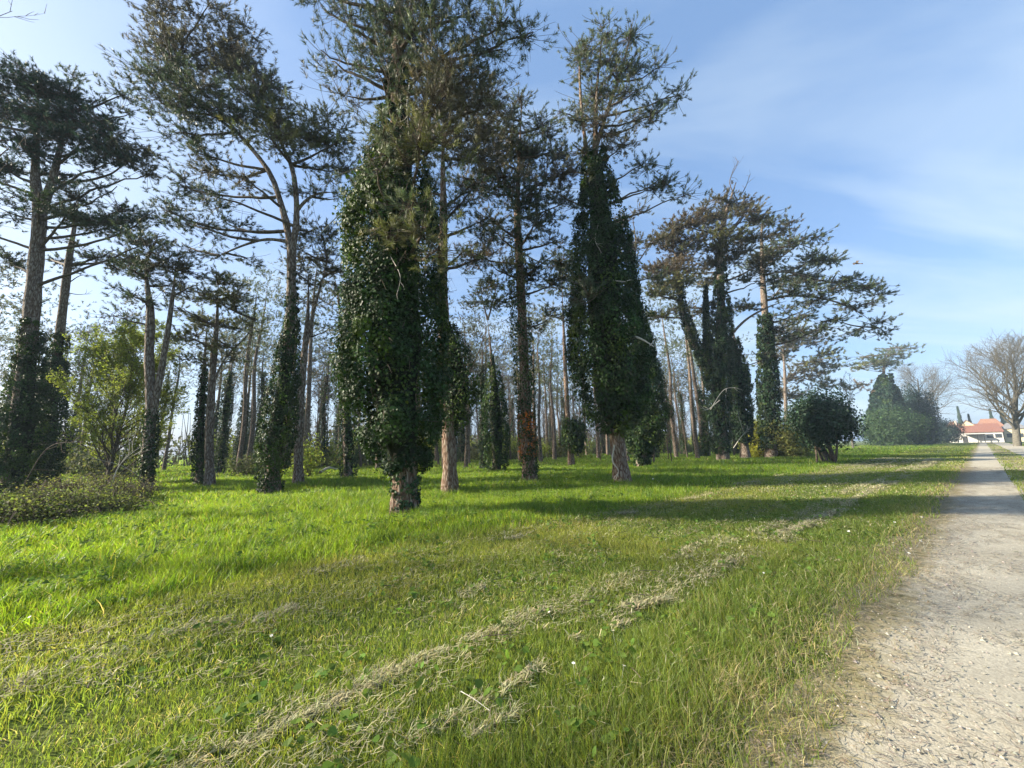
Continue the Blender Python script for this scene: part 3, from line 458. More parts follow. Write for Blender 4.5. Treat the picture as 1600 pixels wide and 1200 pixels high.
  label='grey bare-trunked forked pine immediately right of the tall forked pine', blobs=[(490, 400, 40, 14, 0, .9, GB), (475, 435, 30, 12, 0, .8, GB), (520, 425, 30, 14, 0, .8, GB), (505, 370, 34, 14, 0, .8, GB), (500, 470, 30, 10, 1, .5, GB), (515, 510, 20, 8, 0, .5, GO)], ivy=[]),
 dict(base=(1100, 712), r=(0.24, 0.12), trunk=[(1092, 640), (1083, 580), (1074, 520), (1064, 450), (1060, 400)], seed=46, cstart=.6, label='pale bare pine trunk leaning left into the layered crown', blobs=[(1050, 410, 40, 14, 2, .7, GB), (1075, 440, 30, 12, 2, .6, GO)], ivy=[dict(rows=[(712, 1095, 1106), (660, 1094, 1104), (610, 1088, 1095)], seed=22, n=120, core=False)]),
 dict(base=(893, 724), r=(0.24, 0.12), trunk=[(888, 660), (884, 590), (881, 520), (878, 450)], seed=47, cstart=.6, label='pinkish trunk pine with a round ball of ivy low on it, centre of the wood', bark=M_BARKR, blobs=[(880, 450, 34, 16, 0, .8, G2), (860, 490, 26, 10, 0, .7, GO), (905, 480, 24, 10, 0, .7, G2), (880, 410, 34, 14, 0, .8, G2)],
  ivy=[dict(rows=[(705, 888, 906), (690, 880, 912), (670, 878, 914), (655, 884, 908)], n=200, seed=23, lump=.4)]),
 dict(base=(776, 735), r=(0.24, 0.1), trunk=[(774, 680), (772, 620), (768, 560), (762, 500)], seed=48, cstart=.6, label='dark ivy-sheathed trunk left of the orange-barked pine, deeper in the wood', blobs=[(755, 470, 34, 14, 0, .7, G2), (775, 440, 30, 12, 0, .7, G2)],
  ivy=[dict(rows=[(735, 764, 790), (700, 758, 796), (660, 757, 794), (620, 758, 788), (580, 762, 780), (555, 765, 774)], n=180, seed=24, lump=.5)]),
 dict(base=(545, 748), r=(0.2, 0.1), trunk=[(542, 700), (540, 640), (537, 560), (530, 480)], seed=49, cstart=.6, label='dim ivy-furred stem seen left behind the giant ivy pine', blobs=[(525, 450, 34, 14, 0, .7, G2), (545, 490, 30, 12, 0, .6, G2)],
  ivy=[dict(rows=[(748, 532, 556), (700, 532, 558), (660, 530, 556), (610, 532, 548), (570, 533, 543)], n=180, seed=25, lump=.5, col=(.03, .055, .025))]),
 dict(base=(1232, 700), r=(0.4, 0.2), gz=.3, trunk=[(1228, 640), (1226, 580), (1222, 530)], seed=50, cstart=.3, label='hazy tan-green pine behind the long-armed pine, above the round bush', blobs=[(1225, 520, 30, 12, 0, 1.0, GB), (1255, 535, 30, 12, 0, 1.0, GB), (1220, 550, 30, 12, 2, .9, GB), (1265, 560, 32, 12, -1, .9, GO), (1290, 575, 26, 10, 0, .9, G2), (1240, 585, 34, 12, 1, .9, GB), (1295, 600, 26, 9, 0, .9, G2), (1255, 610, 30, 10, 1, .7, GB), (1225, 610, 24, 12, 1, .7, GB)], ivy=[]),
 dict(base=(1378, 696), r=(0.5, 0.2), gz=0.1, trunk=[(1378, 650), (1380, 600), (1382, 565), (1384, 550)], seed=51, cstart=.6, label='far ivy-clad pine with umbrella top, behind the pale green hedge mound', blobs=[(1365, 555, 22, 6, 0, 1.0, G1), (1395, 545, 18, 6, 0, 1.1, G1), (1375, 568, 34, 6, 0, 1.0, G1), (1400, 562, 18, 6, 0, .9, G1), (1350, 575, 16, 6, 0, .8, GO), (1355, 600, 14, 6, 0, .8, BROWN)],
  ivy=[dict(rows=[(690, 1366, 1402), (650, 1364, 1408), (625, 1366, 1402), (605, 1370, 1394), (585, 1376, 1390)], n=60, size=.42, seed=26, lump=.4, col=(.022, .045, .03))]),
]
ROOTS = []
for s in HERO: ROOTS.append(pine(s))

# ------------------------------------------------------------------ world-space pines for the wood (built once each, then copied)
def wood_pine(seed, h, r0, crown_from, spread, nb, colr, label, group, ivy_top=0.0, loc=(0, 0, 0), dens=.8, lean=.014, tuft=.42, name='pine_tree'):
    r = np.random.default_rng(seed)
    pts = [np.array([0, 0, -0.05])] + [np.array([r.normal(0, lean * h * t), r.normal(0, lean * h * t), h * t]) for t in (.25, .5, .75, .95)]
    line = smooth_line(pts, 18); W = MB(); trunk_mesh(W, line, r0, r0 * .35, 8)
    root = thing(name, loc, label, 'tree', group); W.build('trunk', [M_BARK], root)
    bl = []
    for i in range(nb):
        t = crown_from + (1 - crown_from) * (i + r.random()) / nb; a = i * 2.4 + r.random(); k = math.sin(math.pi * min(1, (1 - (t - crown_from) / (1 - crown_from)) * .75 + .15)) * spread
        d = k * (0.55 + .4 * r.random()); bl.append((np.array([math.cos(a) * d, math.sin(a) * d, h * t]), (spread * .36, spread * .36, .45), 1.0, colr))
    w, g = crown([line[int(len(line) * crown_from * .8):]], bl, tuft=tuft, dens=dens, k=14, nlen=tuft * .46, nwid=.045, seed=seed, limb_r=.06, twr=.016)
    cr = g.build('crown', [M_NEEDLE], root); w.build('branches', [M_TWIG], cr)
    if ivy_top > 0:
        n = 8; ii = np.linspace(0, int(17 * ivy_top), n).astype(int); rad = (r0 + .16 + .22 * r.random(n)) * np.linspace(1.1, .7, n)
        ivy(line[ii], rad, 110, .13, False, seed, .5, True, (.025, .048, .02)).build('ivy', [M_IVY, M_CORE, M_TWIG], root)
    return root
def bare_tree(seed, h, r0, label, group=None, loc=(0, 0, 0), leaf=None, kids=(11, 7, 5), ang=.7, ratio=.5, start=.3, name='bare_tree', lsize=.1, levels=4, up=.35, mat=M_TWIG, nleaf=2, ltrans=M_LEAF, maxleaf=30000, rmin=.012, wander=.1, stems=1):
    root = thing(name, loc, label, 'tree', group)
    W, tp, td, pts = grow((0, 0, -.05), (0, 0, 1), h, r0, levels, kids + (4,), ang, ratio, up, seed, start, wander, rmin)
    # first sweep is the trunk, the rest its crown of twigs
    T = MB(); T.v = [W.v[0]]; T.f = [W.f[0]]; T.c = [W.c[0]]; T.n = len(W.v[0]); T.build('trunk', [mat], root)
    off = len(W.v[0]); W.v = W.v[1:]; W.c = W.c[1:]; W.f = [(f - off, m, q) for f, m, q in W.f[1:]]; W.n -= off
    cr = W.build('crown', [mat], root)
    if leaf is not None:
        r = np.random.default_rng(seed + 1); G = MB(); P = pts[:, 1:].reshape(-1, 3); P = P[r.integers(0, len(P), min(maxleaf, len(P) * nleaf))]
        P = P + r.normal(0, lsize * .7, P.shape)
        leaves(G, P, r.normal(size=P.shape) + [0, 0, .5], r.normal(size=P.shape) + [0, 0, -.3], lsize, np.array(leaf), 0, False, r); G.build('foliage', [ltrans], cr)
    return root
GRP_B = 'bare slim-stemmed pines'
GRP_I = 'ivy-sleeved pines'
GRP_L = 'leafless saplings'
LB = 'slim pine with a bare grey trunk standing deep in the wood among its likes'
LI = 'thin pine with a green ivy sleeve standing deep in the wood among its likes'
LL = 'leafless many-twigged sapling standing between the far trunks of the wood'
LG = 'small sapling in fresh yellow-green leaf between the trunks of the wood'
protos = [
 (wood_pine(101, 17, .20, .55, 2.6, 16, GB, LB, GRP_B), 0), (wood_pine(102, 19, .22, .6, 2.4, 14, G1, LB, GRP_B), 0), (wood_pine(103, 15, .17, .5, 2.3, 13, GO, LB, GRP_B), 0),
 (wood_pine(104, 17, .22, .6, 2.5, 14, G1, LI, GRP_I, .5), 1), (wood_pine(105, 14, .2, .6, 2.0, 10, GB, LI, GRP_I, .75), 1),
 (bare_tree(106, 9, .10, LL, GRP_L, rmin=.014, kids=(14, 7, 4), ang=.55, ratio=.42, start=.2), 2), (bare_tree(107, 11, .13, LL, GRP_L, rmin=.014, kids=(14, 7, 5), ang=.6, ratio=.4, start=.25), 2),
 (bare_tree(108, 6.5, .07, LG, 'fresh green saplings', kids=(12, 6, 4), ang=.8, ratio=.45, start=.1, leaf=(.24, .28, .05), lsize=.10, rmin=.012, nleaf=5, maxleaf=9000, name='green_sapling'), 3)]
r = np.random.default_rng(5); placed = []; first = set()
hero_xy = [np.array(q[0].location[:2]) for q in ROOTS]
def ok(x, y, dmin):
    if any((x - a) ** 2 + (y - b) ** 2 < dmin ** 2 for a, b in placed): return False
    return not any((x - h[0]) ** 2 + (y - h[1]) ** 2 < 2.2 ** 2 for h in hero_xy)
cnt = 0; tries = 0; pend = []
while cnt < 225 and tries < 8000:
    tries += 1
    u = r.uniform(-30, 75); v = r.uniform(-62, -17)
    x, y = U * u + V * v
    dist = math.hypot(x, y); az = math.degrees(math.atan2(x, y))
    if y < 21 or az < -60 or az > 31 or dist > 85: continue
    if v > -21 and dist < 34: continue
    if -50 < az < -38 and dist < 48: continue
    if az < -20 and dist < 30: continue
    if not ok(x, y, 2.0): continue
    k = int(r.choice(8, p=[.12, .11, .11, .11, .09, .17, .15, .14])); p, _ = protos[k]
    z = float(gz(x, y)); s = r.uniform(.72, 1.08)
    if k not in first: first.add(k); o = p; o.location = (x, y, z); o.rotation_euler = (0, 0, r.uniform(0, 6.28)); o.scale = (s,) * 3
    else: o = copy_tree(p, (x, y, z), r.uniform(0, 6.28), s)
    pend.append((o, x, y))
    placed.append((x, y)); cnt += 1
for o, x, y in pend: o['group_base'] = o['group']
for o, x, y in pend: relabel(o, x, y)
# pines out of frame to the left: the wood goes on there and shades the grass
for i, (x, y, s, k) in enumerate([(-27, 5.0, 1.0, 3), (-35, 2.4, .9, 2), (-30, -.4, 1.0, 0)]):
    o = copy_tree(protos[k][0], (x, y, 0), i * 1.3, s); o['group'] = 'pines of the same wood beyond the left edge'; o['label'] = 'pine of the same wood beyond the left edge of the view'

# ------------------------------------------------------------------ other named trees and shrubs
def place(px, py, z=0.0):
    b = gnd(px, py, z); return np.array([b[0], b[1], float(gz(b[0], b[1]))])
p = place(165, 762, .12); bare_tree(201, 6.2, .085, 'tall bushy tree in pale spring-green leaf beside the bramble thicket', loc=p, leaf=(.22, .26, .05), lsize=.06, kids=(38, 11, 7), ang=.72, ratio=.50, start=.03, name='leafing_tree', nleaf=6, up=.6, maxleaf=70000, rmin=.007)
p = place(1590, 697); bare_tree(202, 14.5, .5, 'big leafless spreading tree at the right edge beside the house', loc=p, kids=(24, 12, 9), ang=.75, ratio=.62, start=.16, levels=4, up=.6, rmin=.022, mat=M_GREYW)
p = place(1441, 694); bare_tree(203, 20, .5, 'wide leafless tree rising over the dark hedge left of the house', loc=p, kids=(22, 12, 8), ang=.85, ratio=.6, start=.3, up=.45, rmin=.022, mat=M_GREYW)
p = place(1333, 700); bare_tree(204, 12.5, .22, 'thin pale leafless tree right behind the round dark bush', loc=p, kids=(12, 7, 5), ang=.6, ratio=.42, start=.35, rmin=.025, mat=M_GREYW)
p = place(8, 770, .12); bare_tree(205, 9, .1, 'leafless twiggy tree at the far left edge behind the first pine', loc=p * np.array([1.6, 1.6, 1]), kids=(14, 7, 5), ang=.7, ratio=.5, start=.3, rmin=.014)

p = at(-205, 300, 9.0); p[2] = 0; bare_tree(206, 12, .15, 'leafless tree off the left edge, only its top twigs reaching into the upper left corner', loc=p, kids=(13, 7, 5), ang=.7, ratio=.42, start=.45, rmin=.008)
def bush(name, label, base_px, cx, cy, rx, ry, n, size, col, seed, gz_=0.0, mat=M_LEAF, stems=7, lump=.25, cat='bush', depth=.9, twig=M_TWIG, lobed=False, dz=0, stemr=.06, group=None):
    b = gnd(*base_px, gz_); Y = b[1]; b[2] = float(gz(b[0], b[1])); r = np.random.default_rng(seed)
    root = thing(name, b, label, cat, group); c = at(cx, cy, Y + dz) - b; w = abs(at(cx + rx, cy, Y)[0] - at(cx, cy, Y)[0]); h = abs(at(cx, cy - ry, Y)[2] - at(cx, cy, Y)[2])
    W = MB(); base = r.normal(0, .12 * w, (stems, 3)) * [1, 1, 0]; tip = c + nrm(r.normal(size=(stems, 3))) * [w, w * depth, h] * .6
    W.tubes(bez(base - [0, 0, .05], (base + tip) / 2 + r.normal(0, .12 * w, (stems, 3)), tip, 9), np.linspace(stemr, stemr * .3, 9)[None] * (.6 + .8 * r.random((stems, 1))), 6)
    W.build('stem', [twig], root)
    G = MB(); m = n // 9; q = nrm(r.normal(size=(m, 3))); ph = np.arctan2(q[:, 1], q[:, 0])
    lm = 1 + lump * (np.sin(ph * 3 + seed) * np.cos(q[:, 2] * 4 + seed) + (vno(ph * 3, q[:, 2] * 4 + 9, seed) - .5) * 1.6)
    rad = (r.random(m) ** .22)[:, None]; pc = c + q * rad * np.array([w, w * depth, h]) * lm[:, None]; pc[:, 2] = np.maximum(pc[:, 2], .05)
    P = pc[:, None] + r.normal(size=(m, 9, 3)) * size * 1.5; o2 = np.repeat(q, 9, 0); P = P.reshape(-1, 3)
    tone = np.repeat(np.exp(r.normal(0, .22, (m, 1))), 9, 0)
    leaves(G, P, o2 + r.normal(0, .5, P.shape) + [0, 0, .4], r.normal(0, .5, P.shape) + [0, 0, -.6], size, np.array(col)[None] * tone, 0, lobed, r); G.build('foliage', [mat], root)
    return root
bush('round_bush', 'dark round ivy-like bush on pale stems at the lawn edge, right of centre', (1297, 722), 1284, 655, 40, 38, 16000, .17, (.028, .052, .03), 301, mat=M_IVY, stems=9, stemr=.1)
bush('forsythia_shrub', 'yellow-green shrub between the ivy trunks and the round dark bush', (1190, 712), 1190, 688, 24, 30, 12000, .15, (.30, .30, .04), 302, .15, stems=12)
bush('olive_shrub', 'loose olive shrub directly left of the round dark bush', (1240, 712), 1236, 684, 36, 32, 13000, .16, (.14, .15, .045), 303, .15, stems=14)
bush('green_hedge_mound', 'large pale green clipped mound left of the far dark hedge', (1392, 697), 1390, 668, 42, 28, 16000, .36, (.055, .095, .04), 304, stems=6)
bush('ivy_mound', 'tall dark ivy cone under the wide leafless tree', (1437, 695), 1436, 652, 22, 46, 20000, .36, (.018, .038, .026), 305, mat=M_IVY, stems=5)
bush('dark_hedge', 'low dark green hedge closest to the house', (1464, 693), 1462, 675, 31, 18, 14000, .36, (.022, .04, .027), 306, mat=M_IVY, stems=6)
bush('hedge_by_track', 'small grey-green hedge beside the track end, under the big leafless tree', (1578, 686), 1577, 682, 12, 5, 3000, .4, (.06, .09, .04), 307, stems=4)
# bramble thicket at left: arching canes and small leaves
def thicket(name, label, px0, px1, py, h, seed, ncane, nleaf, col, size, depth=2.2, gz_=0.1, group=None, cat='thicket', caner=.008):
    a = gnd(px0, py, gz_); b = gnd(px1, py, gz_); o = (a + b) / 2; o[2] = 0; r = np.random.default_rng(seed); root = thing(name, o, label, cat, group)
    ln = (b - a)[:2]; L_ = np.linalg.norm(ln); d = ln / L_; nn = np.array([-d[1], d[0]])
    s = r.uniform(-.5, .5, ncane) * L_; q = r.uniform(-.1, 1, ncane) * depth; base = d[None] * s[:, None] + nn[None] * q[:, None]
    hh = h * (0.5 + .7 * r.random(ncane)) * (1 - .5 * np.abs(s / L_ * 2) ** 2); le = r.normal(0, .62, (ncane, 2)) * h
    P0 = np.c_[base, np.full(ncane, -.03)]; P1 = np.c_[base + le, hh * .5 * r.random(ncane)]; C = (P0 + P1) / 2 + np.c_[np.zeros((ncane, 2)), hh * 1.7]
    cs = bez(P0, C, P1, 9); W = MB(); W.tubes(cs, np.linspace(caner, caner * .5, 9)[None].repeat(ncane, 0), 3); W.build('cane', [M_TWIG], root)
    pts = cs[r.integers(0, ncane, nleaf), r.integers(1, 9, nleaf)] + r.normal(0, .09, (nleaf, 3)); pts[:, 2] = np.maximum(pts[:, 2], .02)
    G = MB(); leaves(G, pts, r.normal(0, .5, pts.shape) + [0, 0, 1], r.normal(size=pts.shape), size, np.array(col), 0, False, r); G.build('foliage', [M_LEAF], root)
    return root
thicket('bramble_thicket', 'tangled low bramble thicket at the foot of the far left pines', -90, 75, 822, .62, 401, 800, 22000, (.15, .18, .05), .05, 1.8)
thicket('dry_bramble', 'dry brown bramble tangle behind the low thicket, under the pale green tree', 10, 140, 790, .8, 402, 600, 8000, (.16, .17, .055), .05, 2.0)
p = place(168, 800); 
for i, (a, b_, c_, lb) in enumerate([((30, 770), (75, 700), (130, 690), 'arching dead bramble cane in front of the far left pine'), ((165, 800), (185, 730), (230, 690), 'pale curved dead cane rising from the right end of the thicket')]):
    q0 = at(*a, 12.5); q1 = at(*b_, 12.5); q2 = at(*c_, 12.5); W = MB(); W.tubes(smooth_line([q0, q1, q2], 14), np.linspace(.022, .007, 14), 5)
    rr_ = np.random.default_rng(i)
    ln_ = smooth_line([q0, q1, q2], 14)
    for j in range(9):
        k = rr_.integers(3, 13); e = ln_[k] + nrm(rr_.normal(size=3) + [0.3, 0, .5]) * .7; W.tubes(smooth_line([ln_[k], (ln_[k] + e) / 2 + rr_.normal(0, .04, 3), e], 6), np.linspace(.008, .003, 6), 3)
    tag(W.build('dead_cane', [M_PALE if i else M_TWIG]), lb, 'cane')
# undergrowth shrubs at the back of the wood
shr = [bush('undergrowth_shrub', 'low brown-green shrub closing the back of the wood', (400, 742), 400, 728, 30, 14, 1700, .16, (.10, .11, .045), 310, .12, stems=14, group='brown-green shrubs at the back', lump=.4, stemr=.025),
       bush('undergrowth_shrub', 'loose yellow-green shrub at the back of the wood', (480, 742), 480, 716, 22, 28, 1100, .15, (.23, .27, .05), 311, .12, stems=20, group='yellow-green shrubs at the back', lump=.4, stemr=.02)]
r = np.random.default_rng(9); n = 0
while n < 120:
    u = r.uniform(-34, 95); v = r.uniform(-60, -30); x, y = U * u + V * v; az = math.degrees(math.atan2(x, y)); d = math.hypot(x, y)
    if y < 26 or az < -58 or az > 34 or (v > -38 and d < 45): continue
    o = copy_tree(shr[int(r.random() < .62)], (x, y, float(gz(x, y))), r.uniform(0, 6.28), r.uniform(.8, 1.9)); o['group_base'] = o['group']; relabel(o, x, y); n += 1
for o in shr: o['group_base'] = o['group']; relabel(o, o.location.x, o.location.y)
# far band of low woodland beyond: one mass
def far_band():
    r = np.random.default_rng(77); G = MB(); W = MB(); n = 9000
    u = r.uniform(-70, 330, n); v = -66 - 14 * r.random(n) ; hN = 2.6 + 3.8 * vno(u * .11, v * .05, 4)
    z = hN * r.random(n) ** .8; P = np.c_[U[0] * u + V[0] * v, U[1] * u + V[1] * v, z]
    c = np.where((vno(u * .07, u * 0, 8) > .5)[:, None], np.array([[.07, .075, .035]]), np.array([[.085, .075, .05]]))
    P = (P[:, None] + r.normal(size=(n, 5, 3)) * .5).reshape(-1, 3); leaves(G, P, r.normal(size=P.shape), r.normal(size=P.shape), .5, np.repeat(c, 5, 0), 0, False, r)
    m = 900; u = r.uniform(-70, 330, m); v = -66 - 14 * r.random(m); b = np.c_[U[0] * u + V[0] * v, U[1] * u + V[1] * v, 0 * u]; t = b + np.c_[r.normal(0, .8, (m, 2)), r.uniform(4, 9, m)]
    W.tubes(bez(b, (b + t) / 2 + r.normal(0, .3, (m, 3)), t, 5), np.linspace(.09, .02, 5)[None].repeat(m, 0), 3)
    G.add(np.concatenate(W.v), W.f[0][0], 1)
    tag(G.build('far_woodland', [M_LEAF, M_TWIG]), 'low far woodland seen as one mass between the trunks', 'woodland', kind='stuff')
far_band()
# small conifers behind the house
for i, (px, py, rx, ry, lb) in enumerate([(1498, 646, 4, 12, 'small dark conifer behind the chimney, leftmost over the roofs'), (1514, 653, 3, 7, 'tiny conifer tip over the cream gable'), (1548, 647, 4, 9, 'dark clipped conifer over the right part of the roof'), (1566, 648, 6, 12, 'dark conifer over the grey hipped roof')]):
    c = at(px, py, 160); w = abs(at(px + rx, py, 160)[0] - c[0]); hh = abs(at(px, py - ry, 160)[2] - c[2]); top = c[2] + hh; rr_ = np.random.default_rng(i + 60)
    root = thing('conifer_tree', (c[0], c[1], 0), lb, 'tree'); W = MB(); W.tubes(np.array([[0, 0, 0], [0, 0, top * .5], [0, 0, top * .95]]), np.array([.3, .2, .05]), 6); W.build('trunk', [M_TWIG], root)
    m = 2500; t = rr_.random(m) ** .7; a = rr_.random(m) * 6.28; rad = w * (1.05 - t) * (.5 + .5 * rr_.random(m)) * (1 + .25 * np.sin(t * 30)); P = np.c_[np.cos(a) * rad, np.sin(a) * rad, 2 + (top - 2) * t]
    G = MB(); leaves(G, P, np.c_[np.cos(a), np.sin(a), a * 0 + .4], np.c_[np.cos(a), np.sin(a), a * 0 - .6], .5, np.array((.03, .055, .035)), 0, False, rr_); G.build('crown', [M_IVY], root)

# ------------------------------------------------------------------ house
M_WALL = solid('white_render', (.42, .41, .38), (.52, .50, .47), 3); M_CREAM = solid('cream_render', (.48, .41, .27), (.55, .48, .33), 3)
def tilemat(name, a, b):
    m, t, n, l, o = newmat(name); tcn = n('ShaderNodeTexCoord'); w = n('ShaderNodeTexBrick'); w.inputs['Scale'].default_value = 3.5
    w.inputs['Color1'].default_value = (*a, 1); w.inputs['Color2'].default_value = (*b, 1); w.inputs['Mortar'].default_value = (a[0] * .5, a[1] * .5, a[2] * .5, 1); l(tcn.outputs['Object'], w.inputs['Vector'])
    bb = n('ShaderNodeBsdfPrincipled'); bb.inputs['Roughness'].default_value = .85; l(w.outputs[0], bb.inputs[0]); l(bb.outputs[0], o.inputs[0]); return m
M_RED = tilemat('red_roof_tiles', (.22, .095, .065), (.17, .08, .06)); M_BRN = tilemat('brown_roof_tiles', (.28, .14, .09), (.22, .12, .08)); M_GREYR = tilemat('grey_roof', (.16, .16, .17), (.2, .2, .2))
M_DARK = solid('dark_frame', (.03, .03, .03), (.06, .06, .06), 4, .5); M_GLASS = solid('window_glass', (.03, .04, .05), (.05, .06, .07), 1, .1)
HO = at(1530, 684, 132); HO[2] = 0; hd = nrm(HO[:2]); ha = math.atan2(hd[0], hd[1])
def house():
    root = thing('house', HO, 'low white house with red tiled roofs at the end of the track', 'house', rz=-ha)
    def hx(px): return (px - 1530) / 6.6 * 1.06      # metres to the right of the house centre as it faces the camera
    def hz(py): return (686 - py) / 4.35 + .3
    x0, x1 = hx(1500), hx(1562)
    w = MB(); w.box((x0, 0, 0), (x1, 8, hz(672))); w.build('wall', [M_WALL], root)
    def roof(name, xa, xb, ya, yb, z0, z1, hip, mat, over=.4):
        m = MB(); ym = (ya + yb) / 2; xa -= over; xb += over; ya -= over; yb += over; t = .15
        v = [(xa, ya, z0), (xb, ya, z0), (xb, yb, z0), (xa, yb, z0), (xa + hip, ym, z1), (xb - hip, ym, z1)]
        v2 = [(a, b, c - t) for a, b, c in v[:4]]
        m.add(v + v2, [(0, 1, 5, 4), (2, 3, 4, 5), (0, 6, 7, 1), (1, 7, 8, 2), (2, 8, 9, 3), (3, 9, 6, 0), (9, 8, 7, 6)]); m.add(v, [(1, 2, 5), (3, 0, 4)]); return m.build(name, [mat], root)
    roof('roof', x0, x1, 0, 8, hz(672), hz(659.5), .8, M_RED)
    w = MB(); xa, xb = hx(1486), hx(1508); w.box((xa, 5, 0), (xb, 12, hz(663))); w.build('side_wing', [M_WALL], root); rf = roof('side_wing_roof', xa, xb, 5, 12, hz(663), hz(654), 1.5, M_BRN)
    c = MB(); cx = hx(1500.5); c.box((cx - .25, 6.2, hz(664)), (cx + .25, 6.8, hz(654))); c.box((cx - .32, 6.13, hz(654)), (cx + .32, 6.87, hz(653.2))); c.build('chimney', [M_WALL], root)
    g = MB(); a, b, m_ = hx(1506), hx(1529), hx(1517); y = 3.2; zb, zt = hz(663), hz(654.5)
    g.add([(a, y, zb), (b, y, zb), (m_, y, zt), (a, y + 5, zb), (b, y + 5, zb), (m_, y + 5, zt)], [(0, 1, 2), (3, 5, 4), (0, 3, 4), (0, 4, 1)]); g.build('gable', [M_CREAM], root)
    g = MB(); g.add([(a - .3, y - .25, zb - .1), (m_, y - .25, zt + .2), (m_, y + 5, zt + .2), (a - .3, y + 5, zb - .1), (b + .3, y - .25, zb - .1), (b + .3, y + 5, zb - .1),
       (a - .3, y - .25, zb - .02), (m_, y - .25, zt + .32), (m_, y + 5, zt + .32), (a - .3, y + 5, zb - .02), (b + .3, y - .25, zb - .02), (b + .3, y + 5, zb - .02)],
       [(0, 1, 2, 3), (1, 4, 5, 2), (6, 9, 8, 7), (7, 8, 11, 10), (0, 6, 7, 1), (1, 7, 10, 4)]); g.build('gable_roof', [M_BRN], root)
    w = MB(); xa, xb = hx(1530), hx(1566); w.box((xa, 8.1, 0), (xb, 14, hz(664))); w.build('rear_wing', [M_WALL], root); roof('rear_roof', xa, xb, 8.1, 14, hz(664), hz(652), 1.6, M_BRN)
    w = MB(); xa, xb = hx(1563.5), hx(1592); w.box((xa, 2.5, 0), (xb, 8, hz(668))); w.build('annex', [M_CREAM], root); roof('annex_roof', xa, xb, 2.5, 8, hz(668), hz(660), 1.5, M_GREYR)
    for px, wd in ((1545, .7), (1556, .7), (1572, .8), (1583, .8)):
        m = MB(); x = hx(px); yy = -.06 if px < 1562 else 2.44; m.box((x - wd, yy, hz(681)), (x + wd, yy + .05, hz(675.5))); wn = m.build('window', [M_DARK], root)
        m = MB(); m.box((x - wd + .1, yy - .02, hz(680.6)), (x - .06, yy - .005, hz(676))); m.box((x + .06, yy - .02, hz(680.6)), (x + wd - .1, yy - .005, hz(676))); m.build('pane', [M_GLASS], wn)
    m = MB(); x = hx(1510); m.box((x - .5, -.06, .05), (x + .5, -.01, 2.1)); m.build('door', [M_DARK], root)
    pr = thing('pergola', (0, 0, 0), 'dark timber pergola in front of the white house wall', 'pergola'); pr.location = HO; pr.rotation_euler = (0, 0, -ha)
    xa, xb = hx(1514), hx(1537); m = MB()
    for x in (xa, (xa + xb) / 2 + .4, xb): 
        q = MB(); q.box((x - .09, -3.4, 0), (x + .09, -3.2, hz(676))); q.build('post', [M_DARK], pr)
    m.box((xa - .3, -3.5, hz(676)), (xb + .3, -.2, hz(675))); m.build('flat_roof', [M_DARK], pr)
house()

# ------------------------------------------------------------------ ground
def groundmat():
    m, t, n, l, o = newmat('meadow_ground'); tcn = n('ShaderNodeTexCoord')
    z = n('ShaderNodeTexNoise'); z.inputs['Scale'].default_value = .35; z.inputs['Detail'].default_value = 8; z.inputs['Roughness'].default_value = .65; l(tcn.outputs['Object'], z.inputs['Vector'])
    mp_ = n('ShaderNodeMapping'); mp_.inputs['Rotation'].default_value = (0, 0, -(math.pi / 2 - AZ)); mp_.inputs['Scale'].default_value = (.05, 1.1, 1); 
    mpr = n('ShaderNodeVectorRotate'); mpr.rotation_type = 'Z_AXIS'; mpr.inputs['Angle'].default_value = -(math.pi / 2 - AZ); l(tcn.outputs['Object'], mpr.inputs['Vector'])
    mp_.inputs['Rotation'].default_value = (0, 0, 0); l(mpr.outputs[0], mp_.inputs[0])
    z2 = n('ShaderNodeTexNoise'); z2.inputs['Scale'].default_value = 1.0; z2.inputs['Detail'].default_value = 4; l(mp_.outputs[0], z2.inputs['Vector'])
    ad = n('ShaderNodeMath'); ad.operation = 'MULTIPLY_ADD'; ad.inputs[1].default_value = .55; l(z2.outputs[0], ad.inputs[0]); zh = n('ShaderNodeMath'); zh.operation = 'MULTIPLY'; zh.inputs[1].default_value = .5; l(z.outputs[0], zh.inputs[0]); l(zh.outputs[0], ad.inputs[2])
    r = n('ShaderNodeValToRGB'); e = r.color_ramp.elements; e[0].position = .33; e[0].color = (.035, .055, .014, 1); e[1].position = .72; e[1].color = (.13, .125, .045, 1); x = e.new(.52); x.color = (.07, .10, .022, 1); l(ad.outputs[0], r.inputs[0])
    b = n('ShaderNodeBsdfPrincipled'); b.inputs['Roughness'].default_value = 1; b.inputs['Specular IOR Level'].default_value = .05; l(r.outputs[0], b.inputs[0])
    bp = n('ShaderNodeBump'); bp.inputs['Strength'].default_value = .8; bp.inputs['Distance'].default_value = .05; z3 = n('ShaderNodeTexNoise'); z3.inputs['Scale'].default_value = 14; z3.inputs['Detail'].default_value = 6; l(tcn.outputs['Object'], z3.inputs['Vector'])
    l(z3.outputs[0], bp.inputs['Height']); l(bp.outputs[0], b.inputs['Normal']); l(b.outputs[0], o.inputs[0]); return m
g = MB(); s = np.linspace(-1, 1, 301); w = np.sign(s) * (np.abs(s) * 38 + 2400 * np.abs(s) ** 7); XX, YY = np.meshgrid(w, w); ZZ = gz(XX, YY) * np.clip(1.5 - np.hypot(XX, YY) / 120, 0, 1)
i = np.arange(300)[:, None] * 301 + np.arange(300)[None]; g.add(np.stack([XX, YY, ZZ], -1).reshape(-1, 3), np.stack([i, i + 1, i + 302, i + 301], -1).reshape(-1, 4), 0, None, True)
tag(g.build('ground', [groundmat()], col=False), kind='structure')
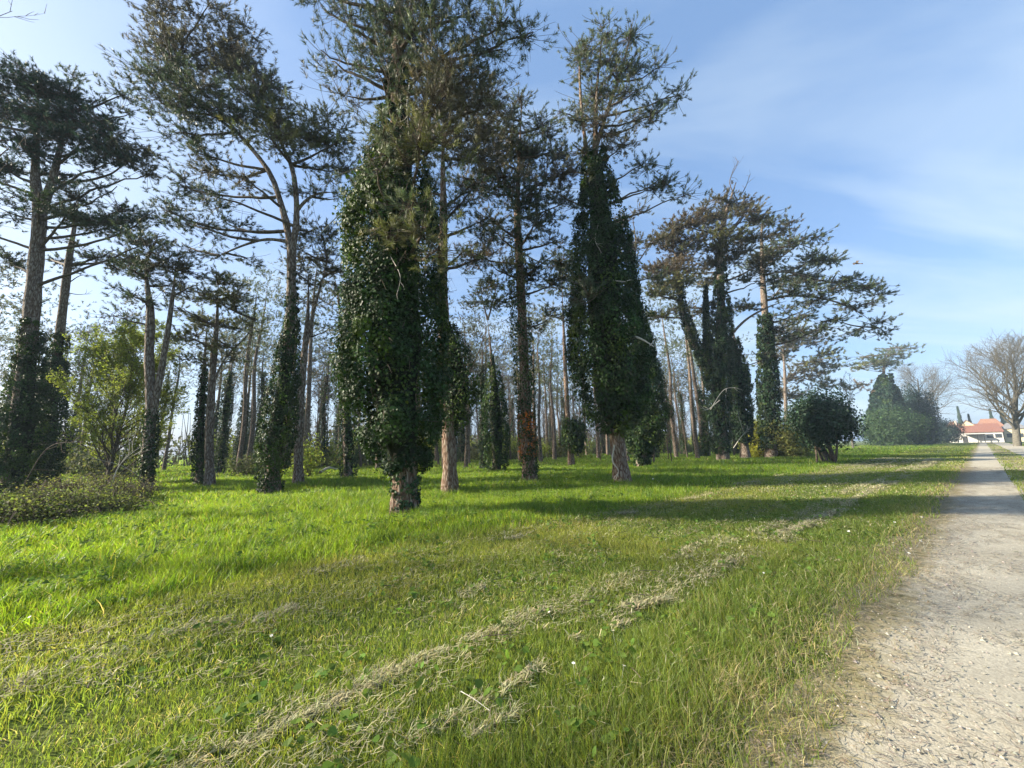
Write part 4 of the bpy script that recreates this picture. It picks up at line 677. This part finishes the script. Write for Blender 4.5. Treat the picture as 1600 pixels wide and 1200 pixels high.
def trackmat():
    m, t, n, l, o = newmat('gravel_track_surface'); tcn = n('ShaderNodeTexCoord')
    def nz_(s, d=5, ro=.6):
        z = n('ShaderNodeTexNoise'); z.inputs['Scale'].default_value = s; z.inputs['Detail'].default_value = d; z.inputs['Roughness'].default_value = ro; l(tcn.outputs['Object'], z.inputs['Vector']); return z
    def math_(op, a, b=None, c=None):
        q = n('ShaderNodeMath'); q.operation = op
        for i, x in enumerate((a, b, c)):
            if x is None: continue
            if isinstance(x, (int, float)): q.inputs[i].default_value = x
            else: l(x, q.inputs[i])
        return q.outputs[0]
    def ramp(f, *st):
        r = n('ShaderNodeValToRGB'); e = r.color_ramp.elements; e[0].position = st[0][0]; e[0].color = (*st[0][1], 1); e[1].position = st[-1][0]; e[1].color = (*st[-1][1], 1)
        for p_, c in st[1:-1]: x = e.new(p_); x.color = (*c, 1)
        l(f, r.inputs[0]); return r.outputs[0]
    vd = n('ShaderNodeVectorMath'); vd.operation = 'DOT_PRODUCT'; vd.inputs[1].default_value = (V[0], V[1], 0); l(tcn.outputs['Object'], vd.inputs[0]); v = vd.outputs['Value']
    # edges wander with noise at two sizes
    w = math_('MULTIPLY_ADD', nz_(1.3, 3).outputs[0], .55, -.275); w = math_('ADD', w, math_('MULTIPLY_ADD', nz_(9, 6, .7).outputs[0], .5, -.25)); vv = math_('ADD', v, w)
    def band(a, b, sft):
        lo = n('ShaderNodeMapRange'); lo.inputs[1].default_value = a - sft; lo.inputs[2].default_value = a + sft; l(vv, lo.inputs[0])
        hi = n('ShaderNodeMapRange'); hi.inputs[1].default_value = b - sft; hi.inputs[2].default_value = b + sft; hi.inputs[3].default_value = 1; hi.inputs[4].default_value = 0; l(vv, hi.inputs[0])
        return math_('MULTIPLY', lo.outputs[0], hi.outputs[0])
    gm = math_('MAXIMUM', band(-.62, .55, .10), band(1.75, 4.0, .12))
    vo = n('ShaderNodeTexVoronoi'); vo.inputs['Scale'].default_value = 95; l(tcn.outputs['Object'], vo.inputs['Vector']); sv = n('ShaderNodeSeparateColor'); l(vo.outputs['Color'], sv.inputs[0])
    big = ramp(nz_(1.1, 7, .62).outputs[0], (.30, (.33, .30, .235)), (.52, (.375, .345, .275)), (.72, (.42, .39, .315)))
    rr = n('ShaderNodeMapRange'); rr.inputs[3].default_value = .87; rr.inputs[4].default_value = 1.13; l(sv.outputs[0], rr.inputs[0])
    fin = n('ShaderNodeMapRange'); fin.inputs[1].default_value = .3; fin.inputs[2].default_value = .7; fin.inputs[3].default_value = .80; fin.inputs[4].default_value = 1.14; l(nz_(24, 8, .75).outputs[0], fin.inputs[0])
    g1 = n('ShaderNodeMix'); g1.data_type = 'RGBA'; g1.blend_type = 'MULTIPLY'; g1.inputs[0].default_value = 1; l(big, g1.inputs[6]); l(math_('MULTIPLY', rr.outputs[0], fin.outputs[0]), g1.inputs[7])
    soil = ramp(nz_(5, 8, .7).outputs[0], (.35, (.13, .12, .055)), (.5, (.24, .21, .12)), (.68, (.34, .30, .19)))
    mxx = n('ShaderNodeMix'); mxx.data_type = 'RGBA'; l(gm, mxx.inputs[0]); l(soil, mxx.inputs[6]); l(g1.outputs[2], mxx.inputs[7])
    b = n('ShaderNodeBsdfPrincipled'); b.inputs['Roughness'].default_value = .97; b.inputs['Specular IOR Level'].default_value = .1; l(mxx.outputs[2], b.inputs[0])
    hgt = math_('SUBTRACT', nz_(60, 6, .7).outputs[0], math_('MULTIPLY', vo.outputs['Distance'], .6))
    bp = n('ShaderNodeBump'); bp.inputs['Strength'].default_value = .45; bp.inputs['Distance'].default_value = .006; l(hgt, bp.inputs['Height']); l(bp.outputs[0], b.inputs['Normal']); l(b.outputs[0], o.inputs[0]); return m
def strip(name, va, vb, seed, zz, mat, u0=-12, u1=205, wob=.10):
    us = np.concatenate([np.arange(u0, 20, .12), np.arange(20, u1, .8)]); nv = 15
    ea = va + wob * 2 * (vno(us * .9, us * 0 + 3, seed) - .5) + wob * (vno(us * 4, us * 0, seed + 1) - .5); eb = vb + 0 * us
    t = np.linspace(0, 1, nv)[None]; vv = ea[:, None] * (1 - t) + eb[:, None] * t; uu = us[:, None] + 0 * vv
    P = np.stack([U[0] * uu + V[0] * vv, U[1] * uu + V[1] * vv, zz + .004 * np.sin(np.pi * t) + 0 * uu], -1); i = np.arange(len(us) - 1)[:, None] * nv + np.arange(nv - 1)[None]
    g = MB(); g.add(P.reshape(-1, 3), np.stack([i, i + nv, i + nv + 1, i + 1], -1).reshape(-1, 4), 0, None, True); return tag(g.build(name, [mat], col=False), kind='structure')
strip('gravel_track', -1.05, 4.15, 21, .006, trackmat(), wob=.2)

# ------------------------------------------------------------------ grass
r = np.random.default_rng(3)
def blades(G, x, y, h, w, lean, col, segs, r, dirbias=None, z0=None):
    n = len(x); a = r.random(n) * 2 * math.pi; sx, sy = np.cos(a), np.sin(a)
    la = r.random(n) * 2 * math.pi; lx, ly = np.cos(la), np.sin(la)
    if dirbias is not None: lx = lx + dirbias[0]; ly = ly + dirbias[1]
    z = gz(x, y) - .005 if z0 is None else z0
    ts = np.linspace(0, 1, segs + 1); rows = []
    for t in ts[:-1]:
        ww = w * (1 - t ** 1.6 * .75) * .5; ox = lx * lean * h * t ** 1.8; oy = ly * lean * h * t ** 1.8; zz = z + h * (t - .28 * lean * t ** 2)
        rows.append(np.stack([x + ox - sx * ww, y + oy - sy * ww, zz], -1)); rows.append(np.stack([x + ox + sx * ww, y + oy + sy * ww, zz], -1))
    rows.append(np.stack([x + lx * lean * h, y + ly * lean * h, z + h * (1 - .28 * lean)], -1)); k = len(rows)
    vs = np.stack(rows, 1).reshape(-1, 3); b = (np.arange(n) * k)[:, None]; cc = np.repeat(col, k, 0)
    G.v.append(vs); G.c.append(cc); o = G.n; G.n += len(vs)
    for s in range(segs - 1): G.f.append((b + o + np.array([[2 * s, 2 * s + 1, 2 * s + 3, 2 * s + 2]]), 0, False))
    G.f.append((b + o + np.array([[k - 3, k - 2, k - 1]]), 0, False))
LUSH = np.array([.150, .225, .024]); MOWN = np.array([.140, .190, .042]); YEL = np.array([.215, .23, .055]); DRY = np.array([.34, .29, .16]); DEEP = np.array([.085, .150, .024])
HAY = [((330, 1180), (507, 1102), .050, 1.0), ((507, 1102), (650, 1030), .055, 1.1), ((650, 1030), (800, 975), .05, .9), ((800, 975), (870, 945), .06, .35), ((650, 1155), (837, 1042), .07, .4), ((730, 1160), (810, 1117), .045, .8), ((890, 997), (980, 975), .05, .6),
 ((976, 952), (1047, 937), .05, 1.1), ((1047, 930), (1140, 880), .07, .3), ((1062, 866), (1100, 847), .06, 1.1), ((1100, 850), (1129, 837), .06, .8), ((1120, 886), (1150, 878), .05, .9), ((970, 806), (992, 802), .1, .9), ((690, 937), (755, 918), .08, .35), ((822, 956), (862, 950), .06, .6),
 ((1221, 833), (1304, 798), .085, 1.2), ((1304, 798), (1384, 754), .09, .6), ((1150, 760), (1182, 757), .12, .9), ((1210, 742), (1240, 738), .14, .7), ((1070, 780), (1110, 772), .15, .5), ((394, 970), (452, 950), .08, 1.0), ((300, 978), (356, 968), .08, .5), ((250, 990), (300, 975), .07, .35), ((67, 1042), (115, 1027), .06, .7),
 ((0, 1080), (60, 1050), .05, .5), ((480, 900), (560, 880), .12, .3), ((790, 850), (830, 842), .14, .35), ((270, 1200), (330, 1180), .05, .7), ((860, 870), (900, 862), .1, .3), ((560, 1060), (640, 1030), .1, .2)]
def meadow():
    bands = [(1.3, 3.5, 6500, .0042, 3), (3.5, 7, 3200, .0062, 3), (7, 14, 1300, .010, 2), (14, 28, 380, .020, 2), (28, 60, 60, .05, 1), (60, 150, 9, .13, 1)]
    for bi, (ra, rb, den, wd, segs) in enumerate(bands):
        G = MB(); T = MB(); azr = (math.radians(-62), math.radians(63)); area = (azr[1] - azr[0]) / 2 * (rb * rb - ra * ra); n = int(area * den)
        a = r.uniform(*azr, n); d = np.sqrt(r.uniform(ra * ra, rb * rb, n)); x = np.sin(a) * d; y = np.cos(a) * d
        u = x * U[0] + y * U[1]; v = x * V[0] + y * V[1]; big = vno(u * .25, v * .5, 1); fine = vno(u * 1.1, v * 2.2, 2); clump = vno(x * 3.5, y * 3.5, 3); patch = vno(u * .6, v * .9, 6)
        edge = -6.0 + 1.0 * (vno(u * .5, v * 0, 9) - .5) + .5 * (fine - .5) + r.normal(0, .22, n)
        tall = v < edge; stripe = .5 + .5 * np.sin(v * 4.2 + .6 * np.sin(u * .3))
        h = np.where(tall, (.17 + .13 * big + .16 * (clump - .5)) * (.62 + .38 * np.clip((edge - v) / 1.6, 0, 1)), .048 + .045 * clump * big + .032 * stripe)
        verge = np.exp(-((v + 1.7) / .6) ** 2); h = h + np.where(tall, 0, verge * .06 * fine + .025 * (v > -1.9))
        # open floor of the wood: shorter, sparser
        wood = (v < -13); h = np.where(wood, h * (.55 + .45 * fine), h)
        # hay rows suppress blades
        rows = np.zeros(n)
        for (pa, pb, wr, dn) in HAY:
            A_ = gnd(*pa)[:2]; B_ = gnd(*pb)[:2]; L2_ = ((B_ - A_) ** 2).sum(); t_ = np.clip(((x - A_[0]) * (B_ - A_)[0] + (y - A_[1]) * (B_ - A_)[1]) / L2_, 0, 1)
            q_ = np.hypot(x - A_[0] - (B_ - A_)[0] * t_, y - A_[1] - (B_ - A_)[1] * t_); rows = np.maximum(rows, min(1, dn) * np.exp(-(q_ / (wr * 1.1)) ** 2))
        dry = np.clip(.10 + .55 * (fine > .72) * (clump > .45) * (~tall) * .6 + .35 * rows + .5 * np.exp(-((v + .95) / .28) ** 2), 0, .9); dry = np.where(tall, .05, dry)
        isdry = r.random(n) < dry * .55
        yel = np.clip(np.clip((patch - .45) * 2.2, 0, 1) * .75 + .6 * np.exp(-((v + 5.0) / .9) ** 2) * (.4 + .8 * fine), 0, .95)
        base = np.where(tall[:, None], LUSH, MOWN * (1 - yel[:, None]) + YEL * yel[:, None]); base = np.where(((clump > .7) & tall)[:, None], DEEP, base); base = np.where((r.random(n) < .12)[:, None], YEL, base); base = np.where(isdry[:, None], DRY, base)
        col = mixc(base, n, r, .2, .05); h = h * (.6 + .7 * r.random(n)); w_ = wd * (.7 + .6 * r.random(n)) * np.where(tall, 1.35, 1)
        lean = np.clip(r.normal(.5, .25, n) + .3 * isdry, .05, 1.3)
        keep = np.ones(n, bool); keep &= ~((v > -.74 + .28 * (fine - .5)) & (v < .42)); keep &= ~((v > -1.15) & (v < .42) & (r.random(n) < .75 * np.clip((v + 1.25) / .5, 0, 1)))
        keep &= ~((v > .42) & (v < 1.75) & (r.random(n) < .35)); keep &= ~((v > 1.75) & (v < 4.0)); keep &= r.random(n) > .75 * rows; keep &= (r.random(n) < .55 + .9 * clump)
        keep &= ~((v > .42) & (r.random(n) < .2)); mow = v < edge - 30; keep &= ~(mow & (r.random(n) < .3))
        for nm, MBx, msk in (('t', T, tall & keep), ('m', G, (~tall) & keep)):
            if msk.sum() == 0: continue
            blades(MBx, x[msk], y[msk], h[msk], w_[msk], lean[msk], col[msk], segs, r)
        lawn_parts.append(G); tall_parts.append(T)
lawn_parts = []; tall_parts = []; meadow()
def merge(parts):
    M = MB()
    for p in parts:
        for f, m, q in p.f: M.f.append((f + M.n, m, q))
        M.v += p.v; M.c += p.c; M.n += p.n
    return M
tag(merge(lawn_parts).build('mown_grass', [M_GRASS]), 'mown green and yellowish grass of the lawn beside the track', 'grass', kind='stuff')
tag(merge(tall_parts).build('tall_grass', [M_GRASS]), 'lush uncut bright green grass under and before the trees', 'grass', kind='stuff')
# broad-leaved weeds and clover among the blades
def weeds():
    n = 2600; a = r.uniform(-1.05, 1.05, n); d = np.sqrt(r.uniform(2.0, 14 ** 2, n)); x = np.sin(a) * d; y = np.cos(a) * d; v = x * V[0] + y * V[1]; k = (v < -1.2) & (vno(x * 1.2, y * 1.2, 19) > .5); x, y, v = x[k], y[k], v[k]; n = len(x)
    q = 6; aa = r.random((n, q)) * 6.28; dd = r.random((n, q)) * .09; hh = np.where(v < -6, .2, .05)[:, None] + .05 * r.random((n, q)); P = np.stack([x[:, None] + np.cos(aa) * dd, y[:, None] + np.sin(aa) * dd, gz(x, y)[:, None] + hh], -1).reshape(-1, 3)
    G = MB(); leaves(G, P, r.normal(0, .35, P.shape) + [0, 0, 1], np.stack([np.cos(aa), np.sin(aa), 0 * aa - .1], -1).reshape(-1, 3), .045, np.array((.12, .19, .035)), 0, True, r)
    tag(G.build('broadleaf_weeds', [M_LEAF]), 'clover and broad-leaved weeds scattered through the grass', 'weeds', kind='stuff')
weeds()
# hay rows: cut dry grass lying along the mowing lines
def hay():
    G = MB()
    for (pa, pb, wr, dn) in HAY:
        A_ = gnd(*pa); B_ = gnd(*pb); Ls = np.linalg.norm((B_ - A_)[:2]); dm = np.linalg.norm((A_ + B_)[:2]) / 2; wr = wr * .62
        n = int(Ls * 1250 * dn * (wr / .045) * min(1, 3.5 / dm) ** .9); t = r.random(n) * 1.08 - .04
        d1 = nrm((B_ - A_)[:2]); nn = np.array([-d1[1], d1[0]]); q = r.normal(0, wr, n) * (.5 + .9 * vno(t * Ls * 5, t * 0, int(pa[0]))) + .6 * wr * np.sin(t * Ls * 3 + pa[0])
        x = A_[0] + (B_ - A_)[0] * t + nn[0] * q; y = A_[1] + (B_ - A_)[1] * t + nn[1] * q
        k = vno(x * 6, y * 6, 17) > .28; x, y, q = x[k], y[k], q[k]; n = len(x)
        d = np.hypot(x, y); a = r.normal(0, .7, n); dx_ = d1[0] * np.cos(a) - d1[1] * np.sin(a); dy_ = d1[1] * np.cos(a) + d1[0] * np.sin(a); L2 = r.uniform(.03, .12, n) * (1 + d * .015)
        z = gz(x, y) + .022 + .014 * r.random(n) * np.exp(-(q / (wr * 1.3)) ** 2); P0 = np.stack([x, y, z], -1); P1 = P0 + np.stack([dx_ * L2, dy_ * L2, r.normal(0, .02, n)], -1); C = (P0 + P1) / 2 + r.normal(0, .010, (n, 3)); w2 = (.0014 + .00045 * d)
        wv = np.stack([-dy_, dx_, 0 * dx_], -1) * w2[:, None]; up = np.array([0, 0, 1.]) * w2[:, None] * .6
        vs = np.stack([P0 - wv, P0 + wv, C + wv + up, C - wv + up, P1], 1).reshape(-1, 3); b = (np.arange(n) * 5)[:, None]; cc = np.repeat(mixc(np.array([.33, .305, .18]), n, r, .3, .05), 5, 0)
        o = G.n; G.add(vs, b + np.array([[0, 1, 2, 3]]), 0, cc); G.f.append((b + o + np.array([[3, 2, 4]]), 0, False))
    for (vc, wr, nn_) in ((-2.62, .10, 12000), (-2.2, .13, 12000), (-3.4, .25, 5000), (-4.3, .22, 9000), (-5.1, .2, 5000), (-1.5, .25, 4000)):
        n = nn_; u = -1.5 + 45 * r.random(n) ** 1.6; v = vc + .05 * np.sin(u * .5 + vc) + r.normal(0, wr, n); x = U[0] * u + V[0] * v; y = U[1] * u + V[1] * v; k = vno(u * 1.6, v * 5, 23) > .35; x, y = x[k], y[k]; n = len(x)
        d = np.hypot(x, y); a = r.normal(0, .9, n); dx_ = U[0] * np.cos(a) - U[1] * np.sin(a); dy_ = U[1] * np.cos(a) + U[0] * np.sin(a); L2 = r.uniform(.03, .11, n) * (1 + d * .02); z = gz(x, y) + .025 + .045 * r.random(n); P0 = np.stack([x, y, z], -1); P1 = P0 + np.stack([dx_ * L2, dy_ * L2, r.normal(0, .015, n)], -1); C = (P0 + P1) / 2 + r.normal(0, .008, (n, 3)); w2 = (.0012 + .00045 * d)
        wv = np.stack([-dy_, dx_, 0 * dx_], -1) * w2[:, None]; vs = np.stack([P0 - wv, P0 + wv, C + wv, C - wv, P1], 1).reshape(-1, 3); b = (np.arange(n) * 5)[:, None]; o = G.n; G.add(vs, b + np.array([[0, 1, 2, 3]]), 0, np.repeat(mixc(np.array([.32, .295, .17]), n, r, .3, .05), 5, 0)); G.f.append((b + o + np.array([[3, 2, 4]]), 0, False))
    tag(G.build('dry_cut_grass', [M_STRAW]), 'dry straw-coloured cut grass lying in long mowing rows', 'hay', kind='stuff')
hay()
# straw fringe and pine needle litter on the track
def litter():
    G = MB(); n = 26000; u = 1.0 + 30 * r.random(n) ** 1.9; t = r.random(n); v = np.where(t < .62, -.88 + r.normal(0, .24, n), r.uniform(-.6, .5, n)); x = U[0] * u + V[0] * v; y = U[1] * u + V[1] * v; d = np.hypot(x, y)
    keep = (v < -.3) | (vno(x * 4, y * 4, 31) > .42); x, y, d, v = x[keep], y[keep], d[keep], v[keep]; n = len(x)
    a = r.random(n) * 6.28; L2 = r.uniform(.03, .09, n) * (1 + .03 * d); cv = r.normal(0, .5, n); P0 = np.stack([x, y, 0 * x + .022], -1); C = P0 + np.stack([np.cos(a) * L2 * .5, np.sin(a) * L2 * .5, 0 * a + .004], -1); P1 = C + np.stack([np.cos(a + cv) * L2 * .5, np.sin(a + cv) * L2 * .5, 0 * a - .004], -1)
    w2 = (.0007 + .0004 * d)[:, None]; s_ = np.stack([-np.sin(a), np.cos(a), 0 * a], -1) * w2; vs = np.stack([P0 - s_, P0 + s_, C + s_, C - s_, P1], 1).reshape(-1, 3); b = (np.arange(n) * 5)[:, None]
    base = np.where((v < -.5)[:, None] & (r.random(n) < .75)[:, None], np.array([[.30, .25, .15]]), np.array([[.26, .22, .165]])); o = G.n; G.add(vs, b + np.array([[0, 1, 2, 3]]), 0, np.repeat(mixc(base, n, r, .25), 5, 0)); G.f.append((b + o + np.array([[3, 2, 4]]), 0, False))
    tag(G.build('needle_litter', [M_STRAW]), 'fallen pine needles and straw strewn over the gravel track', 'litter', kind='stuff')
    # loose stones
    G = MB(); n = 3000; u = 1.2 + 14 * r.random(n) ** 1.6; v = r.normal(-.35, .3, n).clip(-1.0, .5); x = U[0] * u + V[0] * v; y = U[1] * u + V[1] * v; s = r.uniform(.003, .010, n) * (1 + (r.random(n) > .97) * 1.2)
    S = np.array([(1, 0, 0), (0, 1, 0), (-1, 0, 0), (0, -1, 0), (.1, .1, .7)]); q = S[None] * (.7 + .6 * r.random((n, 5, 1))) * s[:, None, None]; q = q + np.stack([x, y, 0 * x + .013], -1)[:, None]; b = (np.arange(n) * 5)[:, None]
    G.add(q.reshape(-1, 3), np.concatenate([b + np.array([[i, (i + 1) % 4, 4]]) for i in range(4)]), 0, np.repeat(mixc(np.array([.34, .315, .27]), n, r, .25, .04), 5, 0))
    tag(G.build('loose_gravel', [M_STRAW]), 'small pale loose stones scattered on the track and verge', 'gravel', kind='stuff')
litter()
# daisies
M_PETAL = solid('daisy_petals', (.75, .75, .72), (.8, .8, .78), 5, .6); M_YEL = solid('daisy_centre', (.7, .5, .05), (.75, .55, .05), 5, .6)
DP = [(1438, 845), (1452, 843), (1443, 847), (1395, 848), (1411, 855), (1423, 857), (1420, 864), (1440, 808), (1398, 816), (1410, 812), (1341, 923), (1326, 830), (1290, 760), (1193, 895), (896, 1036), (975, 1040), (958, 985), (858, 956), (1020, 748), (1050, 722), (1060, 740), (1250, 745), (1345, 762), (74, 860), (99, 872), (46, 964), (424, 993), (870, 745), (885, 748), (930, 742)]
proto_d = None
for i, q in enumerate(DP):
    b = gnd(q[0], q[1], .1); vv = b[0] * V[0] + b[1] * V[1]; hh = .26 if vv < -6 else .12; b = gnd(q[0], q[1], hh); D = math.hypot(b[0], b[1]); s = max(.011, .0021 * D)
    if proto_d is None:
        proto_d = thing('daisy', b, '', 'flower'); G = MB(); a = np.arange(13) * 2 * math.pi / 13; P = []; fs = []
        for k, aa in enumerate(a):
            c, s_ = math.cos(aa), math.sin(aa); P += [(c * .25 - s_ * .1, s_ * .25 + c * .1, .0), (c * .25 + s_ * .1, s_ * .25 - c * .1, 0), (c + s_ * .14, s_ - c * .14, .12), (c - s_ * .14, s_ + c * .14, .12)]; fs.append((4 * k, 4 * k + 1, 4 * k + 2, 4 * k + 3))
        G.add(P, fs); G.build('petals', [M_PETAL], proto_d); G = MB(); G.tubes(np.array([[0, 0, -.02], [0, 0, .12], [0, 0, .2]]), np.array([.32, .28, .02]), 8); G.build('flower_centre', [M_YEL], proto_d)
        G = MB(); G.tubes(np.array([[0, 0, -9], [.3, 0, -4], [0, 0, 0.]]), np.array([.07, .07, .07]), 4); G.build('stem', [M_LEAF], proto_d); o = proto_d; o.scale = (s,) * 3
    else: o = copy_tree(proto_d, b, i, s)
    o.rotation_euler = (r.uniform(-.3, .3) + .25, r.uniform(-.3, .3), i)
    near_track = vv > -2.2
    o['group'] = 'daisies at the edge of the track' if near_track else ('daisies in the uncut grass' if vv < -6 else 'daisies in the mown lawn')
    o['label'] = 'small white daisy at the grassy edge of the track' if near_track else ('small white daisy in the uncut grass near the trees' if vv < -6 else 'small white daisy in the mown lawn')
# a few loose things: fallen sticks
for i, (a, b, lb) in enumerate([((720, 1080), (765, 1110), 'pale curved straw stalk lying on the lawn, in the foreground'), ((370, 737), (400, 733), 'pale fallen log on the floor of the wood behind the forked pine'), ((500, 738), (525, 733), 'short fallen log left behind the giant ivy pine')]):
    P0 = gnd(*a, .10 if i == 0 else .25); P1 = gnd(*b, .10 if i == 0 else .3); W = MB(); rd = .0025 if i == 0 else .09; m = (P0 + P1) / 2 + np.array([0, 0, rd * 2]); W.tubes(smooth_line([P0, m, P1], 12), np.linspace(rd, rd * .6, 12), 7); tag(W.build('straw_stalk' if i == 0 else 'fallen_log', [M_PALE]), lb, 'stalk' if i == 0 else 'log')
# fallen twigs and cones in the grass
def twigs():
    r = np.random.default_rng(88); n = 700; a = r.uniform(-1.05, 1.05, n); d = np.sqrt(r.uniform(4, 26 ** 2, n)); x = np.sin(a) * d; y = np.cos(a) * d; v = x * V[0] + y * V[1]; k = v < -1.3; x, y = x[k], y[k]; n = len(x); t = r.random(n) * 6.28; L2 = r.uniform(.06, .3, n)
    P0 = np.stack([x, y, gz(x, y) + .06 + .05 * r.random(n)], -1); P1 = P0 + np.stack([np.cos(t) * L2, np.sin(t) * L2, r.normal(0, .03, n)], -1); C = (P0 + P1) / 2 + r.normal(0, .02, (n, 3)); W = MB(); W.tubes(bez(P0, C, P1, 5), np.linspace(.004, .002, 5)[None].repeat(n, 0), 4)
    tag(W.build('fallen_twigs', [M_TWIG]), 'thin dead twigs strewn through the grass under the pines', 'twigs', kind='stuff')
twigs()
# bird
bc = at(1338, 412, 26); G = MB(); Wg = MB(); root = thing('bird', bc, 'small bird gliding in the open sky right of the pines', 'bird')
G.tubes(np.array([[-.22, 0, 0], [-.16, 0, .02], [0, 0, .02], [.14, 0, .0], [.26, 0, -.02], [.36, 0, -.02]]), np.array([.01, .045, .06, .04, .02, .05]), 8); G.build('body', [M_TWIG], root)
for sgn in (1, -1):
    w = MB(); w.add([(-.07, 0, .03), (.08, 0, .03), (.05, sgn * .25, .13), (-.1, sgn * .25, .14), (.12, sgn * .52, .06), (.02, sgn * .5, .08), (-.07, 0, .045), (.08, 0, .045), (.05, sgn * .25, .145), (-.1, sgn * .25, .155)],
        [(0, 1, 2, 3), (3, 2, 4, 5), (6, 9, 8, 7)]); w.build('wing', [M_TWIG], root)
root.rotation_euler = (.5, .35, math.radians(-60))

print('TUFTS', NT, [ (o.name, len(o.data.polygons)) for o in bpy.data.objects if o.type=='MESH' and len(o.data.polygons)>150000])

# ------------------------------------------------------------------ haze
hm = bpy.data.materials.new('thin_haze'); hm.use_nodes = True; t = hm.node_tree; t.nodes.clear(); o_ = t.nodes.new('ShaderNodeOutputMaterial'); pv = t.nodes.new('ShaderNodeVolumePrincipled')
pv.inputs['Color'].default_value = (.66, .82, 1.0, 1); pv.inputs['Density'].default_value = .0006; pv.inputs['Anisotropy'].default_value = .0; t.links.new(pv.outputs[0], o_.inputs['Volume'])
G = MB(); G.box((-260, -60, -2), (420, 420, 46)); hz_o = G.build('haze', [hm], col=False); tag(hz_o, kind='stuff'); hz_o['label'] = 'thin pale haze in the air over the whole park'
